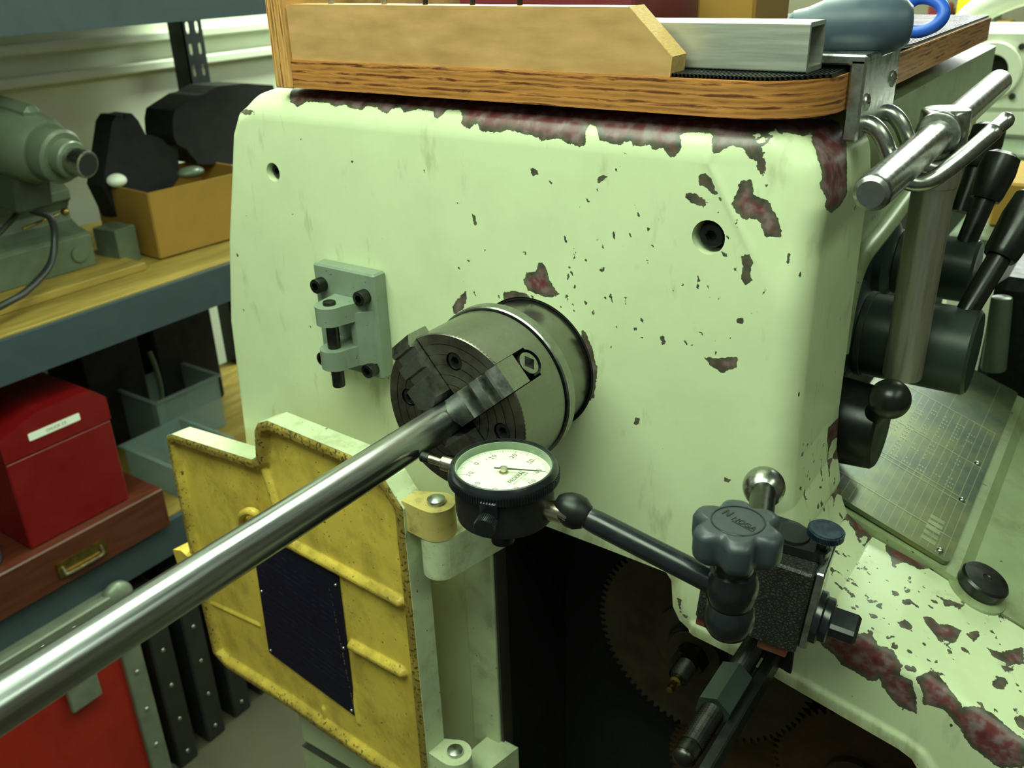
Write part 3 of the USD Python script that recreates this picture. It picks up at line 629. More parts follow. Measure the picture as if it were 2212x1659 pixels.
LA('hinge_pin', cyl((LX,LY,-39),(LX,LY,26.5),4.6,b=0.9,n=24), 'dark_steel', under=br)
def socket_screw(p, axis, r, h):
    p = np.asarray(p, float); w = unit(axis); u, v, _ = frame(w)
    return diff(cyl(p, p+w*h, r, b=0.7, n=28), prism(hexpoly(r*0.56), p+w*(h*0.4), u, v, w, h))
for x, z in ((-172,29.5),(-130.5,27.5),(-129.5,-27.5),(-175,-28)): LA('socket_screw', socket_screw((x,B0+0.2,z),(0,-1,0),5.4,8.0), 'dark_steel', under=br)
# ---------------------------------------------------------------- change gears in the bay
def gear(c, r, teeth, t, mat_, bore=12):
    g = star(teeth, r-3.4, r+1.2, 0.5).difference(Point(0,0).buffer(bore,16))
    return prism(g, c, (1,0,0),(0,0,1),(0,1,0), t)
G1 = np.array([105.0,60,-229.0])
gp = LA('change_gear', gear(G1, 84, 84, 14, 'gear_steel'), 'gear_steel', smooth=False)
LA('gear_hub', cat(lathe([(0,0),(36,0),(36,3),(24,4),(22,9),(0,9)], G1, (0,-1,0), 40), ring(G1-[0,9,0],(0,-1,0),12,21,4,36)), 'gear_steel', under=gp)
hp = G1 + [0,-13,0]
LA('shaft_nut', prism(hexpoly(13).buffer(-0.3), hp, (1,0,0),(0,0,1),(0,-1,0), 12), 'dark_steel', under=gp)
thr = [(7.6-(0.9 if k%2 else 0), 12+k*0.9) for k in range(16)]
LA('threaded_shaft', lathe([(0,0)]+thr+[(5,27),(0,27.5)], hp, (0,-1,0), 24), 'dark_steel', under=gp)
LA('grease_nipple', lathe([(0,26),(4,26),(4,30),(2.2,31),(2.2,36),(3,37),(2.4,40),(0,40.6)], hp, (0,-1,0), 14), 'brass', under=gp)
G2 = np.array([226.0,66,-300.0]); g2 = LA('change_gear', gear(G2, 60, 60, 14, 'gear_steel'), 'gear_rust', smooth=False)
LA('gear_hub', lathe([(0,0),(22,0),(22,6),(0,6)], G2, (0,-1,0), 30), 'gear_steel', under=g2)
G3 = np.array([150.0,76,-360.0]); LA('change_gear', gear(G3, 70, 70, 12, 'gear_rust'), 'gear_rust', smooth=False)
LA('gear_quadrant', prism(LineString([(160,-150),(150,-330)]).buffer(16), (0,82,0), (1,0,0),(0,0,1),(0,1,0), 12), 'gear_rust', smooth=False)
# cover latch stud with its coupling nut
sx, sz = 166.0, -148.5
LA('stud_slot', bx(158,188,-1.2,9,-173.5,-140.0,0.5), 'void', label='black plate standing in for the dark notch where the stud passes the cover')  # black plate on the face; its colour supplies the darkness of the notch
def thread(y0, y1, r): 
    n = int((y0-y1)/0.95); return lathe([(0,0)]+[(r-(1.0 if k%2 else 0), k*(y0-y1)/n) for k in range(n+1)]+[(0,y0-y1)], (sx,y0,sz), (0,-1,0), 22)
st_ = LA('latch_stud', thread(10,-104,7.0), 'dark_steel', smooth=False, label='threaded steel stud with hexagon coupling nut')
LA('coupling_nut', prism(hexpoly(10.8).buffer(-0.6).buffer(0.6), (sx,-40,sz), (1,0,0.35),(-0.35,0,1),(0,-1,0), 34), 'panel_dark', under=st_)
LA('stud_tip', cat(cyl((sx,-103,sz),(sx,-112,sz),6.6), ball((sx,-112,sz),6.4,2,(1,0.7,1))), 'dark_steel', under=st_)
LA('latch_bar', bx(174,181,-112,12,-164,-150,1), 'black_oxide')

# ---------------------------------------------------------------- lever panel and gearbox beyond the cover
LA('lever_panel', bx(120,150,96,430,-110,112,4), 'panel_dark')
arc = LA('panel_bead', sweep(smoothpath([at(1990,385,x=158),at(1950,440,x=158),at(1905,500,x=158),at(1858,562,x=158),at(1832,640,x=158),at(1812,760,x=158)],6), 6.5, 12), 'dirty_cream')
bp_ = [at(*p,x=153) for p in ((1990,385),(1950,440),(1905,500),(1858,562),(1832,640),(1812,760))]
LA('headstock_front', prism(Polygon([(p[1],p[2]) for p in bp_]+[(96,bp_[-1][2]),(96,149),(560,149),(560,bp_[0][2]-10)]), (146,0,0), (0,1,0),(0,0,1),(1,0,0), 9), 'dirty_cream')
hubs = ((np.array([150,180,-8.0]), 34, 84, 29.0),(np.array([150,262,22.0]), 30, 66, 23.0))
lever_tips = (((2080,715),(2225,445),560,640),((2072,590),(2175,330),640,720))
def handle(a, b, r0, r1, th, tg):
    q = a + (b-a)*0.42
    LA('lever_rod', cyl(a, b, r0), th); 
for i, (c_, r0, L_, r_) in enumerate(hubs):
    h_ = LA('lever_hub', lathe([(0,0),(r_+8,0),(r_+7,6),(r_+2,9),(r_,12),(r_,L_-2),(r_-2,L_),(0,L_)], c_, (1,0,0), 44), 'panel_dark')
    LA('index_ring', ring(c_+[12,0,0],(1,0,0), r_-1, r_+1.2, 5, 44), 'machine_dark', under=h_)
L1a, L1b = np.array([222,182,12.0]), at(2240,420,d=600)
L2a, L2b = np.array([205,262,40.0]), at(2170,330,d=650)
L3b = at(2150,250,d=760)
for a, b in ((L1a,L1b),(L2a,L2b),(np.array([190,320,50.]), at(2140,270,d=700))):
    d_ = unit(b-a); lp_ = LA('lever', lathe([(0,0),(7.0,0),(7.6,np.linalg.norm(b-a)*0.5),(0,np.linalg.norm(b-a)*0.5)], a, d_, 20), 'black_lever')
    n_ = np.linalg.norm(b-a); m_ = a + d_*n_*0.5
    LA('lever_grip', lathe([(0,0),(10,0),(11.2,4),(13,n_*0.3),(12,n_*0.46),(8,n_*0.5),(0,n_*0.51)], m_, d_, 24), 'black_lever', under=lp_)
# lower selector boss and its knobbed lever
b1 = np.array([150.0,138,-58]); LA('selector_boss', lathe([(0,-4),(34,-4),(34,8),(30,10),(28,40),(26,42),(0,42)], b1, (1,0,0), 40), 'black_lever')
ka, kb = b1 + [34,-4,8], at(1922,862,d=560); lk = LA('selector_lever', cyl(ka, kb, 7.5, 6), 'black_lever')
LA('selector_knob', ball(kb, 12.5, 3, (1.0,1.0,1.0)), 'black_lever', under=lk)
# sloping gearbox top with its worn chart plate
SL = -0.36; gz = lambda x: -92 + SL*(x-165)
su = unit((1,0,SL)); sn = unit((-SL,0,1))
gb = LA('gearbox', prism([(140,gz(140)-6),(258,gz(258)-3),(264,gz(264)-8),(420,gz(258)-66),(420,-400),(140,-400)], (0,97,0), (1,0,0),(0,0,1),(0,1,0), 303), 'dirty_cream', smooth=20)
o_ = np.array([165,0,-92.0]) - sn*2.2
LA('gearbox_plate', prism(rpoly([(-12,101),(92,101),(92,396),(-12,396)],4), o_, su, (0,1,0), sn, 3.4), 'chart_plate')
rg = random.Random(9); ln = []
for k in range(18):
    x_ = -8 + k*5.6
    ln.append(sbox(x_, 104, x_+0.4, 392 if k % 5 == 0 else 300))
for y_ in (128, 176, 182, 236, 300): ln.append(sbox(-8, y_, 88, y_+1.4))
for k in range(5): ln.append(sbox(70, 110+k*7, 80, 114.5+k*7))
for r_ in range(17):
    for c_ in range(8):
        if rg.random() < 0.75:
            for d_ in range(rg.randint(1,3)): ln.append(sbox(-4+c_*10.5+d_*2.2, 186+r_*6, -4+c_*10.5+d_*2.2+1.2, 188.6+r_*6))
LA('chart_lines', cat(*[prism(g, o_+sn*3.3, su, (0,1,0), sn, 0.25) for g in unary_union(ln).geoms]), 'chart_lines', smooth=False)
for x_, y_ in ((84,108),(84,180),(84,240),(-6,180)): LA('plate_screw', ball(o_+su*x_+np.array([0,y_,0])+sn*3.2, 2.4, 2), 'zinc')
kc = np.array([270.0,104,0]); kc[2] = gz(270)-9
LA('knob_collar', lathe([(0,0),(20,0),(19,4),(15,6),(0,6)], kc-sn*2, sn, 36), 'dirty_cream')
LA('round_knob', lathe([(0,0),(14.5,0),(15.2,2),(15.2,7.5),(14,9),(3,9.8),(2.4,9.2),(0,9.2)], kc+sn*4, sn, 40), 'black_lever')

# ---------------------------------------------------------------- chuck
ch = Thing('lathe_chuck', 'small four-jaw steel chuck mounted on the spindle nose and gripping the round bar', 'chuck', (0,0,-51.5))
CA = ch.part
FY = -83.0
CA('spindle_nose', lathe([(0,6),(43.2,6),(43.2,-29),(42,-30),(30,-30),(0,-30)], (0,0,0), (0,1,0), 90), 'chuck_steel')
CA('back_flange', ring((0,-31,0),(0,-1,0), 0.5, 51.4, 8.0, 90, 0.8), 'jaw_steel')
body = lathe([(0,0),(49.5,0),(49.5,1.2),(49.5,41.2),(48.9,42.6),(0,42.6)], (0,-39.2,0), (0,-1,0), 120)
body.apply_translation((0,FY+39.2+42.6,0)); 
jaw_ang = (40.5,130.5,220.5,310.5)
cuts = []
for a in jaw_ang:
    u = np.array([math.cos(math.radians(a)),0,math.sin(math.radians(a))]); v = np.array([-u[2],0,u[0]])
    cuts.append(obox(u*33+np.array([0,FY+12,0]), np.array([u,(0,1,0),v]), (30,15.5,9.3)))
    cuts.append(cyl(u*44+np.array([0,FY+24,0])*1.0, u*60+np.array([0,FY+24,0]), 8.6, n=28))
for a in (86,-4,176,266):
    u = np.array([math.cos(math.radians(a)),0,math.sin(math.radians(a))]); cuts.append(cyl(u*34+np.array([0,FY-1,0]), u*34+np.array([0,FY+6,0]), 5.6, n=24))
cuts.append(cyl((0,FY-1,0),(0,FY+30,0),12.5,n=32))
for r in (18.5,24.6,30.8,37,43.2): cuts.append(ring((0,FY-0.5,0),(0,1,0), r-0.22, r+0.22, 1.1, 90, 0.0))
bd = diff(body, *cuts)
# the turned front face has a darker, oily look: a disc of its own
fmask = (bd.triangles_center[:,1] < FY+1.25) & (np.hypot(bd.triangles_center[:,0], bd.triangles_center[:,2]) < 49.25)
CA('chuck_body', trimesh.Trimesh(bd.vertices, bd.faces[~fmask]), 'chuck_steel')
CA('chuck_front', trimesh.Trimesh(bd.vertices, bd.faces[fmask]), 'chuck_face', label='oily front face of the chuck with turned rings')
for a in (86,-4,176,266):
    u = np.array([math.cos(math.radians(a)),0,math.sin(math.radians(a))]); p = u*34+np.array([0,FY+5.8,0])
    CA('face_screw', socket_screw(p, (0,-1,0), 5.2, 5.0), 'black_oxide')
for a in jaw_ang:
    A = math.radians(a); u = np.array([math.cos(A),0,math.sin(A)]); v = np.array([-u[2],0,u[0]]); w = np.array([0,-1,0])
    # stepped profile along the radius (r, height above the chuck face)
    pr = [(13.2,-12),(52.5,-12),(52.5,3.5),(47.5,7.5),(45.5,7.5),(44.5,4.5),(40,4.5),(39,8.8),(32,8.8),(31,5.2),(27,5.2),(25.5,13.2),(13.2,13.2)]
    if a > 200: pr = [(13.2,-12),(51,-12),(51,3),(13.2,11)]
    m = prism(Polygon(pr), -v*8.8+np.array([0,FY,0]), u, w, v, 17.6)
    nose = prism([(13.4,-8.8),(13.4,8.8),(10.1,3.2),(10.1,-3.2)], np.array([0,FY+11,0]), u, v, w, 24.0)
    jaw = union(m, nose)
    tip = []
    for s in (1,-1): tip.append(obox(u*50+v*s*11+w*(7.5+3)+np.array([0,FY,0]), np.array([unit(u+v*s*0.55),w,unit(np.cross(unit(u+v*s*0.55),w))]), (14,9,2.2)))
    jp = CA('jaw', jaw, 'jaw_steel', smooth=20)
    hx = u*49.2+np.array([0,FY+24,0])
    CA('jaw_screw', diff(cyl(hx-u*8, hx, 6.9, b=0.7, n=28), prism(Polygon([(-3.4,-3.4),(3.4,-3.4),(3.4,3.4),(-3.4,3.4)]), hx-u*5, unit(v+w), unit(w-v), u, 9)), 'jaw_steel')
bar = one('steel_bar', lathe([(0,40),(9.2,40),(10,39.2),(10,-459),(9.2,-460),(0,-460)], (0,-110,0), (0,1,0), 72), 'bar_steel', 'long round steel bar clamped in the chuck and running out to lower left', 'bar')
# ---------------------------------------------------------------- plywood tool tray on top of the headstock
TB, TT = 163.0, 181.0
tray = Thing('tool_tray', 'plywood tool tray with rounded front corner lying on top of the lathe headstock', 'tool tray', (0,100,TB))
outline = Polygon([(-190,0),(122,0)]+[(122+43*math.sin(a), 43-43*math.cos(a)) for a in np.linspace(0.1,PI/2,14)]+[(165,470),(-190,470)])
tray.part('tray_board', prism(outline, (0,0,TB), (1,0,0),(0,1,0),(0,0,1), TT-TB), 'plywood', smooth=25)
tray.part('end_board', bx(-207,-190.2,-1,470,TB-0.5,262,0.8), 'plywood_up', label='upright plywood end board at the left of the tray')
bee = [(-190,TT+0.1),(87.5,TT+0.1),(88.5,191),(63,214.5),(-186,215.5),(-190,213.5)]
tray.part('front_rail', prism(Polygon(bee), (0,1.5,0), (1,0,0),(0,0,1),(0,1,0), 17), 'beech', smooth=15, label='smooth beech front rail with a bevelled right end')
tray.part('rail_end', prism([(87.9,TT+0.2),(88.9,191.2),(63.3,215.0),(62.9,214.6),(88.3,191),(87.4,TT+0.2)], (0,1.4,0), (1,0,0),(0,0,1),(0,1,0), 17.2), 'beech_end', smooth=False)
# ribbed liner
mt = Thing('drawer_liner', 'black ribbed rubber liner covering the tray', 'liner', (0,100,TT))
X = np.arange(-188, 164, 0.36); hz = np.where((np.round(X/0.36).astype(int)) % 6 < 3, 1.0, 0.0)
ys = [19.5, 40, 80, 150, 200, 215, 230, 245, 260, 290, 330, 400, 468]
def front_y(x): return 19.5 if x < 86 else (2.5 if x < 130 else 2.5 + ((x-130)/34)**2*26)
wav = lambda x, y: 2.6*np.clip((x-110)/60,0,1)*max(0, math.sin((y-60)/40))*(60 < y < 300) 
V = []; 
for y in ys:
    for x, h in zip(X, hz):
        yy = y if y > 45 else front_y(x) + (y-19.5)*(45-front_y(x))/25.5
        V.append((x, yy, TT+0.5+1.5*h+wav(x,y)))
nX = len(X); Fq = [(j*nX+i, j*nX+i+1, (j+1)*nX+i+1, (j+1)*nX+i) for j in range(len(ys)-1) for i in range(nX-1)]
mt.part('ribbed_sheet', (np.array(V), np.array(Fq)), 'rubber_mat', smooth=False)
mt.part('sheet_base', bx(-188,164,46,468,TT+0.05,TT+0.5), 'rubber_mat', smooth=False)
# square aluminium tube
tz = TT+2.1
q = sbox(0,0,25,25).buffer(0); tubeq = rpoly([(0,0),(25,0),(25,23.5),(0,23.5)],1.2).difference(rpoly([(2.2,2.2),(22.8,2.2),(22.8,21.3),(2.2,21.3)],0.5))
one('square_tube', prism(tubeq, (-60,23.5,tz), (0,1,0),(0,0,1),(1,0,0), 211), 'aluminium', 'hollow square aluminium tube lying beside the sloped end of the wooden rail', 'metal tube')
# things lying on the tray
g = Thing('hand_tool', 'large slate grey plastic grip of a hand tool lying across the tray', 'hand tool', at(1850,60,y=66))
ha, hb = at(1700,60,y=66), at(1972,52,y=84)
Lh = np.linalg.norm(hb-ha); 
g.part('grip', lathe([(0,0),(6,0.5),(8.5,3),(10,10),(13.5,Lh*0.3),(15,Lh*0.6),(14.6,Lh*0.8),(12.4,Lh*0.93),(9,Lh*0.985),(4,Lh),(0,Lh)], ha, hb-ha, 40), 'tool_grip')
s_ = Thing('scissors', 'blue looped scissors handle behind the grey tool grip', 'scissors', at(1990,40,y=150))
c0 = at(1990,32,y=150)
uu = unit((1,-0.2,0)); vv = unit((0.05,0.35,1)); 
tt = np.linspace(0,2*PI,72); ringp = np.array([c0 + uu*(11.5*math.cos(a)+1.2*math.cos(2*a)) + vv*9.5*math.sin(a) for a in tt + 2.8])
s_.part('handle_loop', sweep(ringp, 3.6, 20), 'tool_blue', smooth=50)
s_.part('handle_shank', sweep([c0-uu*10, c0-uu*40-[0,0,4], c0-uu*90-[0,0,7]], [4.0,3.6,2.5], 16), 'tool_blue')
one('pink_packet', bx(60,128,120,160,TT+2,TT+16,3), 'magenta', 'bright pink plastic packet lying flat on the tray behind the tube', 'packet')
one('maroon_box', bx(-130,10,110,220,TT+2,TT+52,2), 'maroon', 'dark red box standing on the tray behind the wooden rail', 'box')
one('brown_box', bx(18,60,190,260,TT+2,TT+44,2), 'cardboard', 'small brown cardboard box behind the wooden rail', 'box')
one('steel_rule', bx(60,170,70,96,TT+2.2,TT+4,0.3), 'zinc', 'bright flat steel rule lying just behind the aluminium tube', 'ruler')
for i, (px, c_) in enumerate(((717,'zinc'),(832,'zinc'),(921,'black_oxide'),(1023,'black_oxide'),(1125,'black_oxide'))):
    p = at(px, 8, y=12); nm = ('farthest left','second from the left','third, in the middle','fourth from the left','farthest right')[i]
    one('drill_bit', cyl((p[0],11,TT+20),(p[0],11,262),(1.9 if i < 2 else 1.6),n=12), c_, f'thin upright drill bit in the wooden rail, {nm}', 'drill bit', 'drill bits standing in the wooden rail')
# ---------------------------------------------------------------- steel hanger and the T wrench
hg = Thing('tool_hanger', 'welded steel hanger bracket with two bent rods screwed to the tray side', 'hanger', (174,84,146))
hg.part('hanger_plate', bx(165.3,173.5,48,118,147,188,1.2), 'zinc', label='brushed steel plate with heat-blued front edge')
hg.part('hanger_flange', bx(128,173.4,48,118,184.8,190,1.0), 'zinc')
for y, z in ((58,166),(109,172)):
    hg.part('hanger_screw', diff(lathe([(0,0),(4.6,0),(4.4,0.8),(2,1.8),(0,1.9)], (173.4,y,z), (1,0,0), 24), bx(174,177,y-3,y+3,z-0.5,z+0.5), bx(174,177,y-0.5,y+0.5,z-3,z+3)), 'zinc')
for y in (64,106):
    hg.part('hook_rod', sweep(smoothpath([(168,y,153),(175,y,154),(182,y,148),(189,y+1,135),(196,y+3,126.0),(206,y+8,125),(217,y+15,134),(231,y+24,150)],6), 4.6, 14, True), 'steel')
wr = Thing('t_wrench', 'steel T-handled wrench hanging from the rod hooks at the right of the headstock', 'wrench', (204,140,0))
wa, wb = at(1880,420,d=425), at(2160,175,d=665)
wr.part('cross_bar', lathe([(0,0),(2.4,0.0),(6.4,0.2),(8.4,1.6),(9,4),(9,326),(8,329),(5,330),(0,330)], wa, wb-wa, 48), 'steel')
mid = wa + (wb-wa)*0.45; cy = mid[1]
wr.part('hub_head', union(cyl((mid[0],cy,118),(mid[0],cy,mid[2]+13),13.8,b=2.5,n=48), cyl((mid[0],cy-16,mid[2]),(mid[0],cy+16,mid[2]),13.0,b=2.5,n=40)), 'zinc')
wr.part('shaft', cat(cyl((mid[0],cy,108),(mid[0],cy,121),13.6,b=0.8,n=48), cyl((mid[0],cy,-18),(mid[0],cy,109),12.2,b=1.2,n=48)), 'worn_steel')
wr.part('set_screw', cyl((mid[0]+10,cy-14,130),(mid[0]+12,cy-17,130),2.4,n=14), 'dark_steel')

# ---------------------------------------------------------------- dial indicator
DC = np.array([64.0,-124.5,0.0]); su_ = unit((-1,-0.05,0))
di = Thing('dial_indicator', 'round dial indicator with white face and black knurled case touching the bar', 'dial indicator', (64,-124.5,-22))
I = di.part
zc = lambda r,z: (r,z)
I('case', lathe([(0,-24),(22,-24),(25,-22),(25.6,-18),(25.6,-2),(26,-1),(0,-1)], DC, (0,0,1), 72), 'black_matte')
kn = star(120, 28.0, 28.7, 0.5)
I('bezel', cat(prism(kn.difference(Point(0,0).buffer(24.6,32)), DC+[0,0,-0.8], (1,0,0),(0,1,0),(0,0,1), 4.2), lathe([(24.6,-0.8),(27.6,-0.8),(28.3,3.2),(28.0,5.0),(26.4,7.2),(25.5,7.4),(25.0,6.6),(24.6,3.5),(24.6,-0.8)], DC, (0,0,1), 90)), 'black_satin')
I('dial_face', lathe([(0,1.0),(24.8,1.0),(24.8,1.6),(0,1.6)], DC, (0,0,1), 72), 'dial_white', label='white dial face')
I('inner_rim', ring(DC+[0,0,1.5],(0,0,1), 24.1, 24.9, 4.5, 72, 0.2), 'hinge_grey')
I('crystal', lathe([(0,6.0),(14,5.9),(24.5,5.4),(24.5,6.0),(14,6.5),(0,6.6)], DC, (0,0,1), 60), 'crystal')
tk = []
for k in range(100):
    a = math.radians(3.6*k); rad = np.array([-math.cos(a), math.sin(a)]); l0 = 19.8 if k % 10 == 0 else (20.6 if k % 5 == 0 else 21.4)
    tk.append(LineString([rad*l0, rad*23.2]).buffer(0.15 if k % 5 == 0 else 0.09, cap_style=2))
I('graduations', cat(*[prism(g_, DC+[0,0,1.6], (1,0,0),(0,1,0),(0,0,1), 0.06) for g_ in tk]), 'ink_green', smooth=False)
def text_on(t, h, o, xdir, ydir, bold=False, depth=0.08):
    m = meshkit.text_mesh(t, h, depth, bold); m.apply_translation((-(m.bounds[0,0]+m.bounds[1,0])/2, -(m.bounds[0,1]+m.bounds[1,1])/2, 0))
    X_, Y_ = unit(xdir), unit(ydir); A = np.array([X_, Y_, np.cross(X_, Y_)]); m.vertices = m.vertices @ A + np.asarray(o, float); return m
tx, ty = (0,1,0), (-1,0,0)
nums = ['0','10','20','30','40','50','40','30','20','10']
I('numerals', cat(*[text_on(n_, 2.7, DC+[-17.4*math.cos(math.radians(36*k)), 17.4*math.sin(math.radians(36*k)), 1.6], tx, ty) for k, n_ in enumerate(nums)]), 'ink', smooth=False)
I('maker_name', text_on('FEDERAL', 2.2, DC+[8.0,0,1.6], tx, ty, True), 'ink', smooth=False)
I('small_print', cat(prism(sbox(-7.4,-0.12,7.4,0.12), DC+[6.4,0,1.6], tx, ty, (0,0,1), 0.06), text_on('MIRACLE MOVEMENT', 0.95, DC+[10.6,0,1.6], tx, ty), text_on('C81', 1.1, DC+[12.5,0,1.6], tx, ty), text_on('.001"', 1.2, DC+[14.6,0,1.6], tx, ty), text_on('+', 2.0, DC+[-15.3,6.2,1.6], tx, ty), text_on('-', 2.0, DC+[-15.3,-6.2,1.6], tx, ty)), 'ink_green', smooth=False)
ha_ = math.radians(156); hd = np.array([-math.cos(ha_), math.sin(ha_), 0]); hv = np.array([-hd[1], hd[0], 0])
I('hand', prism([(-5,-0.55),(0,-0.9),(8,-0.5),(21.6,-0.08),(21.6,0.08),(8,0.5),(0,0.9),(-5,0.55)], DC+[0,0,3.9], hd, hv, (0,0,1), 0.3), 'black_oxide')
I('hand_hub', lathe([(0,1.5),(2.4,1.5),(2.4,2.1),(1.5,2.2),(1.5,3.8),(2.1,3.9),(2.1,4.6),(0,4.8)], DC, (0,0,1), 24), 'nickel')
SZ = -3.2
p0 = DC + su_*24 + [0,0,SZ-DC[2]]
I('stem', lathe([(0,0),(4.1,0),(4.1,14.0),(3.6,14.5),(0,14.5)], p0, su_, 30), 'nickel')
tipx = 10.4; Lt = (p0[0]-tipx)/-su_[0]
I('plunger', cyl(p0+su_*14, p0+su_*(Lt-6), 2.3, n=20), 'nickel')
I('contact_tip', lathe([(0,0),(2.6,0),(2.9,0.8),(2.9,4.6),(1.6,5.6),(0,6.2)], p0+su_*(Lt-6.4), su_, 20), 'black_oxide')
cl = DC + np.array([8.5,-26.0,-1.5]); cd = unit((0.25,-1,-0.1))
I('bezel_clamp', cat(obox(cl+[0,1.2,-2], np.array([(0.97,0.25,0),(-0.25,0.97,0),(0,0,1)]), (4.6,2.4,4.6), 0.8)), 'black_satin')
ks = star(36, 5.0, 5.5, 0.5); ku, kv, kw = frame(cd)
I('clamp_screw', prism(ks, cl+cd*3+[1,0,-6.5], ku, kv, kw, 5.5), 'black_satin')
I('rear_screw', cyl(DC+[8,-14,-24],DC+[8,-14,-29],6,b=0.6,n=24), 'black_oxide')
I('rear_lug', cyl(DC+[20,2,-13],DC+[39.5,3.5,-13],5.6,b=0.7,n=30), 'nickel')
# ---------------------------------------------------------------- magnetic base with its jointed arm
mb = Thing('magnetic_base', 'black magnetic base with jointed arm and star knob clinging to the end cover', 'magnetic base', (170,-25,-120))
B = mb.part
R1 = rot((0,1,0), 5.5) @ np.eye(3); 
th = math.radians(6.0); ax = np.array([(math.cos(th), math.sin(th), 0), (-math.sin(th), math.cos(th), 0), (0,0,1)])
r5 = math.radians(5.0); Ry = np.array([(math.cos(r5),0,-math.sin(r5)),(0,1,0),(math.sin(r5),0,math.cos(r5))])
ax = ax @ Ry
bw, bd_, bh = 61.0, 36.0, 56.0
O = np.array([140.5,-45.5,-113.0])          # front bottom left corner
loc = lambda x,y,z: O + np.array([x,y,z]) @ ax
B('body', obox(loc(bw/2-1.5,bd_/2,bh/2), ax, (bw/2-1.5,bd_/2,bh/2), 1.4), 'wrinkle_black')
B('side_plate', obox(loc(bw-0.4,bd_/2+1.2,bh/2+2.5), ax, (2.4,bd_/2-1.2,bh/2-1.5), 0.8), 'zinc', label='bright steel side plate')
for x0, x1 in ((0.5,13.0),(37.0,53.5)):
    B('pole_shoe', obox(loc((x0+x1)/2,bd_/2-1,-3.0), ax, ((x1-x0)/2,bd_/2-3,3.4), 0.6), 'copper_edge', label='copper coloured pole shoe')
B('groove_block', obox(loc(26,bd_/2+1,-2), ax, (16,bd_/2-6,3.0), 0.5), 'void')
sw = loc(bw+1.6,bd_/2-4,bh*0.36)
B('switch_collar', lathe([(0,0),(15,0),(15,3.5),(12.8,4.5),(12.8,8.0),(11.5,9),(0,9)], sw, ax[0], 40), 'black_satin')
B('switch_knob', obox(sw+ax[0]*15, ax, (8.5,9.5,4.6), 1.8), 'black_satin')
# spring plate with fine adjustment on top
plz = bh+0.4
pl = rpoly([(1,7),(16,10),(33,28),(57,12),(61,14),(62,21),(60,26),(44,38),(20,38),(1,36)],3)
B('adjust_plate', prism(Polygon(rpoly([(2,30),(2,14),(14,9),(60,13),(62,20),(58,27),(40,36),(12,36)],3).exterior), loc(0,0,plz), ax[0],ax[1],ax[2], 5.5), 'black_satin')
B('plate_boss', lathe([(0,0),(10,0),(9.4,1.2),(0,1.2)], loc(40,23,plz+5.5), ax[2], 30), 'black_oxide')
fk = loc(57,19,plz+5)
ku, kv, kw = frame(ax[2])
fs = B('adjust_screw', cyl(fk, fk+ax[2]*11, 3.2, n=20), 'dark_steel')
B('adjust_knob', cat(prism(star(70,9.2,9.8), fk+ax[2]*9, ku, kv, kw, 3.6), lathe([(0,12.4),(9.0,12.4),(8.6,13.4),(0,13.0)], fk, ax[2], 48)), 'blued_steel', under=fs, label='knurled blued steel thumb screw')
# lower arm: ball on the plate, rod to the joint
bl = at(1650,1052,d=497); jt = np.array([182.0,-107.0,-26.0])
B('base_ball', ball(bl, 11.4, 4), 'steel', label='bright steel ball joint')
rd = at(1642,1125,d=455)
B('lower_arm', cyl(bl+unit(rd-bl)*6, rd+unit(rd-bl)*8, 6.6, n=28), 'dark_steel')
# central joint under the star knob
K0 = np.array([182.0,-107.0,4.0])
def star_knob():
    P = []
    for a in np.linspace(0,2*PI,180,endpoint=False):
        t = math.cos(6*a+0.6); r = 21.6 - 5.0*(0.5-0.5*t)**2.0; P.append((r*math.cos(a), r*math.sin(a)))
    base = Polygon(P); L = []
    for ins, z in ((2.4,-17),(0.4,-15),(0,-12),(0,-4),(1.0,-1.6),(3.4,-0.3),(4.6,0)): L.append((np.array(base.exterior.coords)[:-1]*(1-ins/19), z))
    V = []; Fc = []; n = 180
    for q, z in L: V += [(K0[0]+a, K0[1]+b, K0[2]+z) for a, b in q]
    for k in range(len(L)-1):
        for i in range(n):
            j = (i+1)%n; Fc += [(k*n+i,k*n+j,(k+1)*n+j),(k*n+i,(k+1)*n+j,(k+1)*n+i)]
    V += [(K0[0],K0[1],K0[2]-17),(K0[0],K0[1],K0[2]+0.0)]; c0, c1 = len(V)-2, len(V)-1
    for i in range(n):
        j = (i+1)%n; Fc += [(c0,j,i),(c1,(len(L)-1)*n+i,(len(L)-1)*n+j)]
    return trimesh.Trimesh(np.array(V), np.array(Fc), process=False)
kp = B('star_knob', star_knob(), 'knob_plastic', smooth=40, label='grey blue six-lobed plastic clamping knob')
B('knob_badge', cat(ring(K0+[0,0,-0.1],(0,0,1),11.6,12.3,0.5,60,0.1)), 'black_satin', under=kp)
tx2 = unit((0.93,-0.28,0)); ty2 = np.cross((0,0,1), tx2)
B('knob_lettering', cat(text_on('NOGA', 3.2, K0+tx2*3.6+ty2*0.2, tx2, ty2, depth=0.3), text_on('N', 4.4, K0-tx2*7.0+ty2*1.6, tx2, ty2, True, depth=0.3), prism(sbox(-1.5,-2.3,10,-1.9), K0, tx2, ty2, (0,0,1), 0.25)), 'black_satin', under=kp, smooth=False)
B('knob_neck', lathe([(0,-32),(9.0,-32),(9.4,-24),(8.6,-16),(0,-16)], K0, (0,0,1), 36), 'black_satin', under=kp)
JU = K0 + np.array([0,0,-36.5]); JL = K0 + np.array([0,0,-54.5])
B('joint_ball', lathe([(9.2,10.0),(10.6,9.0),(12.0,5.0),(12.6,0),(12.2,-4),(11.0,-8),(10.4,-9.4),(0,-9.4)], JU, (0,0,1), 48), 'black_satin')
